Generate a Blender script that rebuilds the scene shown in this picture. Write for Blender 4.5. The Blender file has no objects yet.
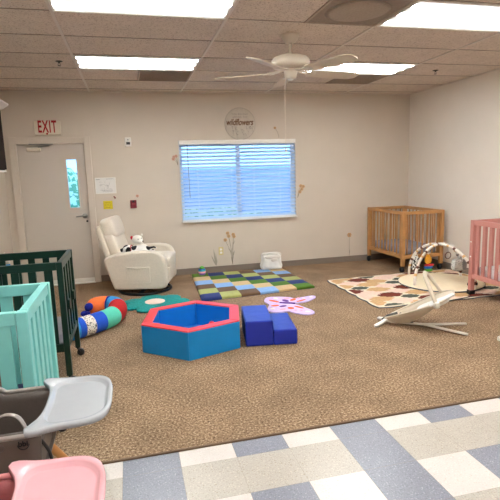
import bpy, bmesh, math, random
from mathutils import Vector, Matrix, Euler
random.seed(7)
SC = bpy.context.scene
COL = SC.collection
PI = math.pi
def R(a): return math.radians(a)

# ------------------------------------------------------------------ materials
def lin(c):
    def f(v):
        v /= 255.0
        return v/12.92 if v <= .04045 else ((v+.055)/1.055)**2.4
    return (f(c[0]), f(c[1]), f(c[2]), 1)

MATS = {}
def mat(name, col, rough=.6, var=.0, scale=20, bump=0.0, bscale=200, metal=0, spec=.5, emit=None, es=0, sheen=0, trans=0):
    if name in MATS: return MATS[name]
    m = bpy.data.materials.new(name); m.use_nodes = True
    nt = m.node_tree; b = nt.nodes['Principled BSDF']
    b.inputs['Roughness'].default_value = rough
    b.inputs['Metallic'].default_value = metal
    b.inputs['Specular IOR Level'].default_value = spec
    if sheen: b.inputs['Sheen Weight'].default_value = sheen
    if trans: b.inputs['Transmission Weight'].default_value = trans
    tc = nt.nodes.new('ShaderNodeTexCoord')
    c = lin(col)
    n = nt.nodes.new('ShaderNodeTexNoise'); n.inputs['Scale'].default_value = scale; n.inputs['Detail'].default_value = 4
    nt.links.new(tc.outputs['Object'], n.inputs['Vector'])
    r = nt.nodes.new('ShaderNodeValToRGB')
    v = max(var, .015)
    r.color_ramp.elements[0].position = .3; r.color_ramp.elements[1].position = .7
    r.color_ramp.elements[0].color = (c[0]*(1-v), c[1]*(1-v), c[2]*(1-v), 1)
    r.color_ramp.elements[1].color = (min(1, c[0]*(1+v)), min(1, c[1]*(1+v)), min(1, c[2]*(1+v)), 1)
    nt.links.new(n.outputs['Fac'], r.inputs['Fac'])
    nt.links.new(r.outputs['Color'], b.inputs['Base Color'])
    if bump:
        n2 = nt.nodes.new('ShaderNodeTexNoise'); n2.inputs['Scale'].default_value = bscale; n2.inputs['Detail'].default_value = 3
        nt.links.new(tc.outputs['Object'], n2.inputs['Vector'])
        bp = nt.nodes.new('ShaderNodeBump'); bp.inputs['Strength'].default_value = bump; bp.inputs['Distance'].default_value = .01
        nt.links.new(n2.outputs['Fac'], bp.inputs['Height']); nt.links.new(bp.outputs['Normal'], b.inputs['Normal'])
    if emit:
        b.inputs['Emission Color'].default_value = lin(emit); b.inputs['Emission Strength'].default_value = es
    MATS[name] = m
    return m

def ramp(nt, stops, interp='LINEAR'):
    r = nt.nodes.new('ShaderNodeValToRGB'); cr = r.color_ramp; cr.interpolation = interp
    while len(cr.elements) > 1: cr.elements.remove(cr.elements[-1])
    cr.elements[0].position = stops[0][0]; cr.elements[0].color = stops[0][1]
    for p, c in stops[1:]:
        e = cr.elements.new(p); e.color = c
    return r

def carpet_mat():
    m = mat('carpet_pile', (150, 122, 96), .95, bump=.0)
    nt = m.node_tree; b = nt.nodes['Principled BSDF']
    tc = nt.nodes.new('ShaderNodeTexCoord')
    n1 = nt.nodes.new('ShaderNodeTexNoise'); n1.inputs['Scale'].default_value = 72; n1.inputs['Detail'].default_value = 6; n1.inputs['Roughness'].default_value = .78
    n2 = nt.nodes.new('ShaderNodeTexNoise'); n2.inputs['Scale'].default_value = 3.0; n2.inputs['Detail'].default_value = 3
    for n in (n1, n2): nt.links.new(tc.outputs['Object'], n.inputs['Vector'])
    r1 = ramp(nt, [(.34, lin((60, 44, 33))), (.45, lin((127, 103, 80))), (.54, lin((163, 137, 110))), (.67, lin((224, 200, 172)))])
    r2 = ramp(nt, [(.35, (.80, .79, .78, 1)), (.65, (1.06, 1.05, 1.04, 1))])
    nt.links.new(n1.outputs['Fac'], r1.inputs['Fac']); nt.links.new(n2.outputs['Fac'], r2.inputs['Fac'])
    mx = nt.nodes.new('ShaderNodeMix'); mx.data_type = 'RGBA'; mx.blend_type = 'MULTIPLY'; mx.inputs[0].default_value = 1
    nt.links.new(r1.outputs['Color'], mx.inputs[6]); nt.links.new(r2.outputs['Color'], mx.inputs[7])
    nt.links.new(mx.outputs[2], b.inputs['Base Color'])
    bp = nt.nodes.new('ShaderNodeBump'); bp.inputs['Strength'].default_value = .6; bp.inputs['Distance'].default_value = .012
    nt.links.new(n1.outputs['Fac'], bp.inputs['Height']); nt.links.new(bp.outputs['Normal'], b.inputs['Normal'])
    b.inputs['Specular IOR Level'].default_value = .1
    return m

def speckle_mat(name, base, dark, light, rough=.3, sc=160, thr=.36):
    m = mat(name, base, rough)
    nt = m.node_tree; b = nt.nodes['Principled BSDF']
    tc = nt.nodes.new('ShaderNodeTexCoord')
    n1 = nt.nodes.new('ShaderNodeTexNoise'); n1.inputs['Scale'].default_value = sc; n1.inputs['Detail'].default_value = 2
    nt.links.new(tc.outputs['Object'], n1.inputs['Vector'])
    r1 = ramp(nt, [(thr-.06, lin(dark)), (thr+.04, lin(base)), (.60, lin(base)), (.72, lin(light))])
    nt.links.new(n1.outputs['Fac'], r1.inputs['Fac'])
    n2 = nt.nodes.new('ShaderNodeTexNoise'); n2.inputs['Scale'].default_value = 4; n2.inputs['Detail'].default_value = 5
    nt.links.new(tc.outputs['Object'], n2.inputs['Vector'])
    r2 = ramp(nt, [(.3, (.93, .93, .93, 1)), (.7, (1.03, 1.03, 1.03, 1))])
    nt.links.new(n2.outputs['Fac'], r2.inputs['Fac'])
    mx = nt.nodes.new('ShaderNodeMix'); mx.data_type = 'RGBA'; mx.blend_type = 'MULTIPLY'; mx.inputs[0].default_value = 1
    nt.links.new(r1.outputs['Color'], mx.inputs[6]); nt.links.new(r2.outputs['Color'], mx.inputs[7])
    nt.links.new(mx.outputs[2], b.inputs['Base Color'])
    b.inputs['Coat Weight'].default_value = 0
    return m

def spots_mat(name, base, spot, sc, thr, vor=True):
    m = mat(name, base, .9)
    nt = m.node_tree; b = nt.nodes['Principled BSDF']
    tc = nt.nodes.new('ShaderNodeTexCoord')
    if vor:
        n1 = nt.nodes.new('ShaderNodeTexVoronoi'); n1.inputs['Scale'].default_value = sc; n1.inputs['Randomness'].default_value = .9
        out = n1.outputs['Distance']
    else:
        n1 = nt.nodes.new('ShaderNodeTexNoise'); n1.inputs['Scale'].default_value = sc; out = n1.outputs['Fac']
    nt.links.new(tc.outputs['Object'], n1.inputs['Vector'])
    r1 = ramp(nt, [(thr, lin(spot)), (thr+.03, lin(base))])
    nt.links.new(out, r1.inputs['Fac']); nt.links.new(r1.outputs['Color'], b.inputs['Base Color'])
    return m

WHITE_P = (232, 228, 222)
M = dict(
    wall=mat('wall_paint', (212, 200, 185), .75, .02, 3, .12, 260),
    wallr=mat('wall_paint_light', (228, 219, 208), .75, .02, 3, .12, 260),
    trimp=mat('door_frame_paint', (214, 202, 187), .45),
    doorp=mat('door_paint', (206, 196, 184), .5, .015, 2),
    base=mat('baseboard_vinyl', (132, 120, 108), .5),
    grid=mat('ceiling_grid_metal', (214, 204, 192), .5),
    seam=mat('ceiling_seam', (150, 137, 122), .6),
    steel=mat('brushed_steel', (160, 158, 152), .3, metal=1),
    steel_d=mat('dark_steel', (90, 88, 84), .35, metal=1),
    vent=mat('vent_grey', (164, 148, 132), .7, .1, 60),
    vent2=mat('vent_dark', (138, 122, 108), .7, .1, 60),
    white_plastic=mat('white_plastic', (238, 234, 226), .35),
    cream_plastic=mat('cream_plastic', (226, 216, 196), .4),
    slat=mat('blind_slat', (226, 232, 240), .5),
    black=mat('black_plastic', (22, 22, 24), .45),
    blackm=mat('black_metal', (20, 20, 22), .4, metal=.3),
    green=mat('dark_green_lacquer', (10, 42, 32), .3, .05, 20),
    mint=mat('mint_lacquer', (132, 206, 202), .38, .02, 20),
    pink=mat('dusty_pink_lacquer', (200, 136, 126), .4, .03, 20),
    oak=mat('honey_wood', (186, 136, 82), .42, .14, 9),
    fabric=mat('cream_boucle', (226, 215, 198), .95, .04, 60, .5, 300, sheen=.2),
    grey_sheet=mat('grey_sheet', (148, 146, 156), .9, .08, 12, .2, 40),
    white_sheet=mat('white_sheet', (232, 226, 226), .9, .08, 14, .2, 40),
    navy_sheet=mat('navy_sheet', (42, 50, 88), .9, .1, 14),
    red_v=mat('coral_red_vinyl', (218, 54, 64), .42, .03, 6, .1, 12),
    teal_v=mat('teal_blue_vinyl', (0, 134, 204), .38, .05, 6, .25, 14),
    blue_in=mat('blue_inner_vinyl', (12, 118, 200), .42, .05, 6, .2, 12),
    royal=mat('royal_blue_vinyl', (24, 46, 160), .38, .05, 6, .25, 14),
    navy_v=mat('navy_mesh', (14, 20, 74), .7),
    m_navy=mat('mat_navy', (30, 50, 112), .8, .05, 30), m_lime=mat('mat_lime', (172, 176, 106), .8, .05, 30),
    m_brown=mat('mat_brown', (104, 78, 54), .8, .05, 30), m_sky=mat('mat_light_blue', (134, 176, 226), .8, .05, 30),
    m_tan=mat('mat_tan', (212, 182, 136), .8, .05, 30), m_green=mat('mat_green', (78, 118, 28), .8, .05, 30),
    teal_rug=mat('teal_shag', (22, 142, 138), .98, .25, 40, 1.0, 90),
    cream_rug=mat('cream_pile', (236, 222, 196), .97, .05, 40, .5, 160),
    flowerc=mat('flower_centre_pile', (232, 206, 190), .97, .05, 40, .5, 160),
    r_rust=mat('rust_pile', (116, 46, 24), .97, .1, 40, .4, 160), r_tan=mat('tan_pile', (214, 172, 122), .97, .12, 40, .4, 160),
    r_pink=mat('blush_pile', (238, 208, 190), .97, .1, 40, .4, 160), r_olive=mat('olive_pile', (84, 88, 74), .97, .1, 40, .4, 160),
    r_border=mat('slate_binding', (72, 78, 90), .9),
    lilac=mat('lilac_pile', (212, 190, 236), .95, .05, 40, .3, 160), purple=mat('purple_pile', (104, 52, 142), .95),
    orange_f=mat('orange_pile', (244, 110, 56), .95), pink_f=mat('light_pink_pile', (250, 176, 190), .95), cream_f=mat('cream_spot_pile', (244, 232, 214), .95),
    w_orange=mat('orange_plush', (240, 116, 56), .95, .05, 30, .3, 120), w_navy=mat('navy_plush', (22, 36, 150), .95, .05, 30, .3, 120),
    w_blue=mat('blue_plush', (28, 84, 200), .95, .05, 30, .3, 120), w_light=mat('sky_blue_plush', (46, 150, 222), .95, .05, 30, .3, 120),
    w_red=mat('red_plush', (188, 22, 24), .95, .05, 30, .3, 120), w_mint=mat('mint_plush', (92, 206, 178), .95, .05, 30, .3, 120),
    w_spot=spots_mat('white_dotted_plush', (236, 228, 214), (38, 36, 40), 70, .36),
    dal=spots_mat('dalmatian_plush', (240, 238, 234), (26, 24, 28), 10.5, .44),
    whitep=mat('white_plush', (244, 238, 228), .98, .03, 30, .4, 120), eye=mat('black_bead', (15, 15, 17), .25),
    redp=mat('red_plush_nose', (196, 36, 52), .9), pinkp=mat('pink_plush_ear', (226, 130, 140), .9),
    bouncer=mat('beige_mesh_fabric', (212, 198, 178), .9, .03, 30, .2, 200), bframe=mat('pale_champagne_metal', (232, 222, 208), .35),
    whitef=mat('white_fabric', (226, 222, 216), .85, .03, 20, .2, 60), gymmat=mat('cream_quilt', (238, 222, 190), .95, .03, 20, .3, 40),
    arch=mat('arch_cloth', (240, 232, 222), .9), arch_b=mat('arch_brown', (112, 76, 62), .9), arch_t=mat('arch_tan', (228, 188, 128), .9),
    grey_toy=spots_mat('grey_dotted_cloth', (206, 202, 196), (96, 92, 90), 60, .25), grey2=mat('grey_cloth', (142, 138, 136), .9), bw=spots_mat('black_white_cloth', (236, 236, 232), (18, 18, 20), 40, .42),
    toy_y=mat('mustard_plush', (222, 158, 44), .9), toy_r=mat('toy_red', (206, 48, 48), .6), toy_b=mat('toy_blue', (40, 110, 196), .6), toy_g=mat('toy_green', (96, 180, 60), .6), toy_p=mat('toy_purple', (128, 96, 196), .5), toy_t=mat('toy_aqua', (60, 170, 190), .5),
    hc_shell=mat('taupe_shell', (98, 86, 78), .45), hc_cush=mat('charcoal_taupe_leatherette', (84, 74, 68), .5, .04, 20, .15, 60), hc_tray=mat('grey_tray_plastic', (168, 171, 175), .16), hc_rail=mat('pale_grey_plastic', (158, 150, 144), .3),
    hc_white=mat('white_strap', (240, 238, 234), .6), beech=mat('beech_leg', (204, 140, 76), .4, .1, 12),
    pk_tray=mat('pink_tray_plastic', (218, 164, 170), .16), pk_shell=mat('dusty_rose_shell', (206, 132, 132), .4), pk_cush=mat('rose_leatherette', (160, 82, 84), .5, .05, 20, .15, 60),
    cabinet=mat('dark_walnut', (26, 13, 8), .8, .25, 8, spec=.2), cab_top=mat('cabinet_crown', (206, 196, 188), .5),
    exit_red=mat('exit_red', (176, 14, 20), .4), paper=mat('paper_white', (232, 230, 226), .8), ink=mat('grey_ink', (150, 148, 148), .8), ink_d=mat('dark_ink', (60, 58, 58), .8),
    yellow=mat('yellow_card', (214, 194, 30), .6), yel_d=mat('yellow_ink', (150, 134, 30), .6), maroon=mat('maroon_plastic', (120, 20, 34), .35), brass=mat('ivory_brass_plate', (214, 196, 140), .35),
    wood_sign=mat('whitewashed_board', (206, 196, 182), .8, .04, 20), brown_ink=mat('brown_lettering', (112, 76, 42), .7), grey_ink=mat('soft_grey_lettering', (150, 138, 126), .7),
    petal=mat('dried_petal_brown', (198, 156, 112), .8), petal2=mat('blush_petal', (206, 150, 130), .8), stem=mat('sage_stem', (142, 132, 112), .8), leaf=mat('sage_leaf', (168, 160, 144), .8),
    bin=mat('white_cotton', (240, 236, 228), .9, .03, 20, .3, 40), knit=mat('white_knot', (232, 226, 216), .9),
    fanw=mat('fan_white', (222, 210, 192), .35), blade=mat('fan_blade_white', (214, 200, 180), .45),
)
M['carpet'] = carpet_mat()
M['t_white'] = speckle_mat('vinyl_tile_white', (214, 205, 199), (196, 182, 168), (236, 226, 216), .28, 130, .34)
M['t_blue'] = speckle_mat('vinyl_tile_blue', (134, 136, 147), (112, 114, 128), (176, 178, 188), .28, 130, .38)
M['t_beige'] = speckle_mat('vinyl_tile_beige', (184, 176, 165), (160, 148, 130), (214, 204, 188), .28, 130, .38)
M['ceil'] = speckle_mat('acoustic_tile', (216, 202, 188), (176, 158, 142), (224, 212, 198), .9, 80, .40)
M['ceil'].node_tree.nodes['Principled BSDF'].inputs['Specular IOR Level'].default_value = .1
M['light'] = mat('light_diffuser', (240, 242, 248), .4, emit=(250, 252, 250), es=14)
def _band():
    nt = M['light'].node_tree; b = nt.nodes['Principled BSDF']; tc = nt.nodes.new('ShaderNodeTexCoord'); sx = nt.nodes.new('ShaderNodeSeparateXYZ')
    nt.links.new(tc.outputs['Object'], sx.inputs[0])
    def mth(op, a, v=None):
        n = nt.nodes.new('ShaderNodeMath'); n.operation = op; nt.links.new(a, n.inputs[0])
        if v is not None: n.inputs[1].default_value = v
        return n.outputs[0]
    a = mth('MULTIPLY', sx.outputs['Y'], 2*math.pi/.187); c = mth('COSINE', a); c = mth('MULTIPLY', c, .5); c = mth('ADD', c, .5); c = mth('POWER', c, 5)
    c = mth('MULTIPLY', c, 60); c = mth('ADD', c, .86); nt.links.new(c, b.inputs['Emission Strength'])
_band()

# translucent blind slats lit by daylight
def slat_mat():
    m = bpy.data.materials.new('blind_slat_translucent'); m.use_nodes = True; nt = m.node_tree; nt.nodes.clear()
    o = nt.nodes.new('ShaderNodeOutputMaterial'); d = nt.nodes.new('ShaderNodeBsdfDiffuse'); t = nt.nodes.new('ShaderNodeBsdfTranslucent'); mx = nt.nodes.new('ShaderNodeMixShader')
    d.inputs['Color'].default_value = lin((222, 228, 238)); t.inputs['Color'].default_value = lin((200, 228, 246)); mx.inputs[0].default_value = .30
    nt.links.new(d.outputs[0], mx.inputs[1]); nt.links.new(t.outputs[0], mx.inputs[2]); nt.links.new(mx.outputs[0], o.inputs[0])
    return m
M['slat'] = slat_mat()
def glass_mat():
    m = bpy.data.materials.new('window_glass'); m.use_nodes = True; nt = m.node_tree; nt.nodes.clear()
    o = nt.nodes.new('ShaderNodeOutputMaterial'); g = nt.nodes.new('ShaderNodeBsdfGlossy'); t = nt.nodes.new('ShaderNodeBsdfTransparent'); mx = nt.nodes.new('ShaderNodeMixShader')
    g.inputs['Roughness'].default_value = .02; t.inputs['Color'].default_value = (.92, .96, 1, 1); mx.inputs[0].default_value = .06
    nt.links.new(t.outputs[0], mx.inputs[1]); nt.links.new(g.outputs[0], mx.inputs[2]); nt.links.new(mx.outputs[0], o.inputs[0])
    return m
M['glass'] = glass_mat()
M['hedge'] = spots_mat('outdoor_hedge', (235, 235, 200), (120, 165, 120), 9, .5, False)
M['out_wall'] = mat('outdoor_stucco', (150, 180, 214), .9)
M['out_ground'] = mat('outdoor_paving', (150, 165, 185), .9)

# ------------------------------------------------------------------ mesh builder
class MB:
    def __init__(s): s.bm = bmesh.new(); s.mats = []
    def mi(s, m):
        if m is None: return 0
        if m not in s.mats: s.mats.append(m)
        return s.mats.index(m)
    def _paint(s, vs, m):
        i = s.mi(m)
        fs = set()
        for v in vs:
            for f in v.link_faces: fs.add(f)
        for f in fs: f.material_index = i
        return list(fs)
    def box(s, c, d, rot=None, m=None, bev=0, seg=2):
        mt = Matrix.Translation(Vector(c))
        if rot is not None: mt = mt @ (Euler(rot).to_matrix().to_4x4() if not isinstance(rot, Matrix) else rot.to_4x4())
        mt = mt @ Matrix.Diagonal((d[0], d[1], d[2], 1))
        r = bmesh.ops.create_cube(s.bm, size=1, matrix=mt); vs = r['verts']
        if bev:
            es = set(e for v in vs for e in v.link_edges)
            r = bmesh.ops.bevel(s.bm, geom=list(es), offset=bev, segments=seg, profile=.5, affect='EDGES')
            i = s.mi(m)
            for f in r['faces']: f.material_index = i
            vs = r['verts']
        s._paint(vs, m)
        return s
    def bar(s, a, b, w, t, m=None, bev=0, up=(0, 0, 1)):
        a = Vector(a); b = Vector(b); d = b-a; x = d.normalized(); u = Vector(up)
        y = u.cross(x)
        if y.length < 1e-4: y = Vector((0, 1, 0)).cross(x)
        y.normalize(); z = x.cross(y)
        rot = Matrix((x, y, z)).transposed()
        return s.box((a+b)/2, (d.length, w, t), rot, m, bev)
    def tube(s, pts, r, seg=10, m=None, cap=True, closed=False, ms=None, sq=(1, 1)):
        pts = [Vector(p) for p in pts]; n = len(pts); rings = []
        rr = r if isinstance(r, (list, tuple)) else [r]*n
        prev = None
        for i, p in enumerate(pts):
            if closed: t = pts[(i+1) % n]-pts[i-1]
            else: t = pts[min(i+1, n-1)]-pts[max(i-1, 0)]
            t.normalize()
            if prev is None:
                u = Vector((0, 0, 1)) if abs(t.z) < .9 else Vector((1, 0, 0))
                u = (u-t*u.dot(t)).normalized()
            else:
                u = (prev-t*prev.dot(t)).normalized()
            prev = u; w = t.cross(u)
            rings.append([s.bm.verts.new(p+u*math.cos(2*PI*k/seg)*rr[i]*sq[0]+w*math.sin(2*PI*k/seg)*rr[i]*sq[1]) for k in range(seg)])
        for i in range(n if closed else n-1):
            A, B = rings[i], rings[(i+1) % n]; mi = s.mi(ms[i] if ms else m)
            for k in range(seg):
                f = s.bm.faces.new((A[k], A[(k+1) % seg], B[(k+1) % seg], B[k])); f.material_index = mi; f.smooth = True
        if cap and not closed:
            f = s.bm.faces.new(rings[0][::-1]); f.material_index = s.mi(ms[0] if ms else m)
            f = s.bm.faces.new(rings[-1]); f.material_index = s.mi(ms[-1] if ms else m)
        return s
    def lathe(s, prof, seg=28, m=None, c=(0, 0, 0), M4=None):
        rings = []
        for r, z in prof:
            if r < 1e-6:
                v = Vector((0, 0, z)); v = (M4 @ v if M4 else v)+Vector(c); rings.append([s.bm.verts.new(v)])
            else:
                ring = []
                for k in range(seg):
                    v = Vector((r*math.cos(2*PI*k/seg), r*math.sin(2*PI*k/seg), z)); v = (M4 @ v if M4 else v)+Vector(c); ring.append(s.bm.verts.new(v))
                rings.append(ring)
        mi = s.mi(m)
        for A, B in zip(rings, rings[1:]):
            for k in range(seg):
                k2 = (k+1) % seg
                if len(A) == 1 and len(B) == 1: continue
                if len(A) == 1: q = (A[0], B[k2], B[k])
                elif len(B) == 1: q = (A[k], A[k2], B[0])
                else: q = (A[k], A[k2], B[k2], B[k])
                try:
                    f = s.bm.faces.new(q); f.material_index = mi; f.smooth = True
                except ValueError: pass
        return s
    def loft(s, loops, m=None, cap0=True, cap1=True, smooth=True, ms=None):
        R_ = [[s.bm.verts.new(Vector(p)) for p in L] for L in loops]
        n = len(R_[0])
        for i, (A, B) in enumerate(zip(R_, R_[1:])):
            mi = s.mi(ms[i] if ms else m)
            for k in range(n):
                f = s.bm.faces.new((A[k], A[(k+1) % n], B[(k+1) % n], B[k])); f.material_index = mi; f.smooth = smooth
        if cap0: f = s.bm.faces.new(R_[0][::-1]); f.material_index = s.mi(ms[0] if ms else m)
        if cap1: f = s.bm.faces.new(R_[-1]); f.material_index = s.mi(ms[-1] if ms else m)
        return s
    def prism(s, poly, z0, z1, m=None, M4=None):
        T = (lambda p: M4 @ Vector(p)) if M4 else (lambda p: Vector(p))
        A = [s.bm.verts.new(T((x, y, z0))) for x, y in poly]; B = [s.bm.verts.new(T((x, y, z1))) for x, y in poly]
        mi = s.mi(m); n = len(poly); fs = []
        for k in range(n): fs.append(s.bm.faces.new((A[k], A[(k+1) % n], B[(k+1) % n], B[k])))
        fs.append(s.bm.faces.new(A[::-1])); fs.append(s.bm.faces.new(B))
        for f in fs: f.material_index = mi
        return s
    def puff(s, c, d, e=.35, rot=None, m=None, nu=28, nv=16, fn=None):
        """superellipsoid cushion: full sizes d"""
        mt = Matrix.Identity(3)
        if rot is not None: mt = Euler(rot).to_matrix() if not isinstance(rot, Matrix) else rot
        def pw(v, p): return math.copysign(abs(v)**p, v)
        e1 = e2 = e
        if isinstance(e, tuple): e1, e2 = e
        rings = []
        for i in range(nv+1):
            a = -PI/2+PI*i/nv
            if i in (0, nv):
                p = Vector((0, 0, pw(math.sin(a), e1)*d[2]/2))
                if fn: p = fn(p)
                rings.append([s.bm.verts.new(mt @ p+Vector(c))]); continue
            ring = []
            for k in range(nu):
                b = 2*PI*k/nu
                p = Vector((pw(math.cos(a), e1)*pw(math.cos(b), e2)*d[0]/2, pw(math.cos(a), e1)*pw(math.sin(b), e2)*d[1]/2, pw(math.sin(a), e1)*d[2]/2))
                if fn: p = fn(p)
                ring.append(s.bm.verts.new(mt @ p+Vector(c)))
            rings.append(ring)
        mi = s.mi(m)
        for A, B in zip(rings, rings[1:]):
            for k in range(nu):
                k2 = (k+1) % nu
                if len(A) == 1: q = (A[0], B[k2], B[k])
                elif len(B) == 1: q = (A[k], A[k2], B[0])
                else: q = (A[k], A[k2], B[k2], B[k])
                f = s.bm.faces.new(q); f.material_index = mi; f.smooth = True
        return s
    def build(s, name, m, parent=None, smooth=None, bevel=0, sub=0, loc=None, remesh=0, solid=0):
        bmesh.ops.recalc_face_normals(s.bm, faces=s.bm.faces)
        me = bpy.data.meshes.new(name)
        if smooth is not None:
            for f in s.bm.faces: f.smooth = smooth
        s.bm.to_mesh(me); s.bm.free()
        if s.mats:
            for x in s.mats: me.materials.append(M[x] if isinstance(x, str) else x)
        else: me.materials.append(M[m] if isinstance(m, str) else m)
        o = bpy.data.objects.new(name, me); COL.objects.link(o)
        if loc: o.location = loc
        if parent: o.parent = parent
        if remesh:
            r = o.modifiers.new('remesh', 'REMESH'); r.mode = 'VOXEL'; r.voxel_size = remesh; r.use_smooth_shade = True
            sm = o.modifiers.new('smooth', 'SMOOTH'); sm.factor = .6; sm.iterations = 5
        if solid:
            r = o.modifiers.new('solid', 'SOLIDIFY'); r.thickness = solid; r.offset = 0
        if bevel:
            b = o.modifiers.new('bevel', 'BEVEL'); b.width = bevel; b.segments = 2; b.limit_method = 'ANGLE'; b.angle_limit = R(40)
        if sub:
            b = o.modifiers.new('sub', 'SUBSURF'); b.levels = sub; b.render_levels = sub
        return o

def tag(o, label=None, cat=None, group=None, kind=None):
    if label: o['label'] = label
    if cat: o['category'] = cat
    if group: o['group'] = group
    if kind: o['kind'] = kind
    return o
def thing(name, label, cat, loc=(0, 0, 0), rz=0, group=None):
    o = bpy.data.objects.new(name, None); o.empty_display_size = .1; COL.objects.link(o)
    o.location = loc; o.rotation_euler = (0, 0, rz)
    return tag(o, label, cat, group)
def struct(name, mb, m, parent=None, **k):
    o = mb.build(name, m, parent, **k)
    if parent is None: o['kind'] = 'structure'
    return o
def copy_tree(o, parent=None):
    c = o.copy(); COL.objects.link(c); c.parent = parent
    for ch in [x for x in bpy.data.objects if x.parent == o]: copy_tree(ch, c)
    return c

def spline(pts, n=8, closed=False):
    P = [Vector(p) for p in pts]; N = len(P); out = []
    rng = N if closed else N-1
    for i in range(rng):
        if closed: a, b, c, d = P[i-1], P[i], P[(i+1) % N], P[(i+2) % N]
        else: a, b, c, d = P[max(i-1, 0)], P[i], P[i+1], P[min(i+2, N-1)]
        for k in range(n):
            t = k/n
            out.append(.5*((2*b)+(c-a)*t+(2*a-5*b+4*c-d)*t*t+(3*b-a-3*c+d)*t**3))
    if not closed: out.append(P[-1])
    return out
def text_mesh(body, size, m, parent, name, loc, rot, shear=0, offset=0, extrude=.001, spacing=1, width=None):
    cu = bpy.data.curves.new(name, 'FONT'); cu.body = body; cu.size = size; cu.align_x = 'CENTER'; cu.align_y = 'CENTER'
    cu.shear = shear; cu.offset = offset; cu.extrude = extrude; cu.space_character = spacing
    t = bpy.data.objects.new(name, cu); COL.objects.link(t)
    bpy.context.view_layer.update()
    dg = bpy.context.evaluated_depsgraph_get()
    me = bpy.data.meshes.new_from_object(t.evaluated_get(dg)); bpy.data.objects.remove(t)
    if width:
        xs = [v.co.x for v in me.vertices]; k = width/(max(xs)-min(xs)); c = (max(xs)+min(xs))/2
        for v in me.vertices: v.co.x = (v.co.x-c)*k
    me.materials.clear(); me.materials.append(M[m])
    o = bpy.data.objects.new(name, me); COL.objects.link(o); o.parent = parent; o.location = loc; o.rotation_euler = rot
    return o

# ------------------------------------------------------------------ room
XL, XR, YB, H = -1.15, 4.84, -9.2, 2.608
T = .6096; YO = .21365
CE = -4.545                       # carpet edge
# window opening and door opening in the back wall
WX0, WX1, WZ0, WZ1 = 1.15, 2.905, .775, 1.945
DX0, DX1, DZ1 = -.985, -.115, 1.945
b = MB(); t = .16
def wallseg(x0, x1, z0, z1): b.box(((x0+x1)/2, t/2, (z0+z1)/2), (x1-x0, t, z1-z0))
wallseg(XL-.16, DX0, 0, H); wallseg(DX0, DX1, DZ1, H); wallseg(DX1, WX0, 0, H)
wallseg(WX0, WX1, 0, WZ0); wallseg(WX0, WX1, WZ1, H); wallseg(WX1, XR+.16, 0, H)
struct('wall_back', b, 'wall')
struct('wall_left', MB().box((XL-.08, YB/2, H/2), (.16, -YB, H)), 'wall')
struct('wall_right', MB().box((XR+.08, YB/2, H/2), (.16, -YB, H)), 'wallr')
struct('wall_front', MB().box(((XL+XR)/2, YB-.08, H/2), (XR-XL+.32, .16, H)), 'wall')
# carpet half of the floor
struct('floor_carpet', MB().box(((XL+XR)/2, CE/2, -.05), (XR-XL+.32, -CE, .1)), 'carpet')
# tiled half of the floor: one mesh, a face per tile
TS, KX, RY = .29191, .30196, -4.69478
b = MB(); zt = -.006
kmin = int(math.floor((XL-KX)/TS))-1; kmax = int(math.ceil((XR-KX)/TS))+1
jmax = int((RY-YB)/TS)+1
for j in range(-1, jmax):
    y1 = RY-j*TS; y0 = y1-TS
    if j == -1: y1 = CE
    for k in range(kmin, kmax):
        x0 = KX+k*TS; x1 = x0+TS
        x0 = max(x0, XL); x1 = min(x1, XR)
        if x1-x0 < .002: continue
        c4 = k % 4
        if c4 == 0: m_ = 't_blue'
        elif j % 2 == 0: m_ = 't_beige'
        else: m_ = 't_blue' if c4 == 2 else 't_white'
        g = .0007
        vs = [b.bm.verts.new(p) for p in ((x0+g, max(y0, YB)+g, zt), (x1-g, max(y0, YB)+g, zt), (x1-g, y1-g, zt), (x0+g, y1-g, zt))]
        f = b.bm.faces.new(vs); f.material_index = b.mi(m_)
b.box(((XL+XR)/2, (CE+YB)/2, -.055), (XR-XL+.3, CE-YB, .094), m='seam')
struct('floor_tile', b, None)
struct('trim_1', MB().box(((XL+XR)/2, CE-.004, -.001), (XR-XL, .012, .012), bev=.003), mat('carpet_edge', (104, 80, 56), .6))
# baseboards
b = MB(); b.box(((.0+XR)/2-.02, -.006, .045), (XR+.04, .012, .09), bev=.002); struct('baseboard_back', b, 'base')
struct('baseboard_corner', MB().box((XL+.035, -.006, .045), (.07, .012, .09)), 'base')
struct('baseboard_right', MB().box((XR-.006, YB/2, .045), (.012, -YB, .09)), 'base')
struct('baseboard_left', MB().box((XL+.006, YB/2, .045), (.012, -YB, .09)), 'base')
# ceiling
struct('ceiling', MB().box(((XL+XR)/2, YB/2, H+.05), (XR-XL+.32, -YB+.32, .1)), 'ceil')
b = MB()
for k in range(-1, 5):
    x = k*2*T
    if XL < x < XR: b.box((x, YB/2, H-.003), (.022, -YB, .008), m='grid')
k = 0
while YO+k*T < -YB:
    b.box(((XL+XR)/2, -(YO+k*T), H-.0015), (XR-XL, .009, .005), m='seam'); k += 1
struct('trim_2', b, None)
b = MB(); b.box(((XL+XR)/2, -.008, H-.006), (XR-XL, .016, .014), m='grid'); b.box((XR-.008, YB/2, H-.006), (.016, -YB, .014), m='grid'); b.box((XL+.008, YB/2, H-.006), (.016, -YB, .014), m='grid')
struct('trim_3', b, None)

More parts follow.
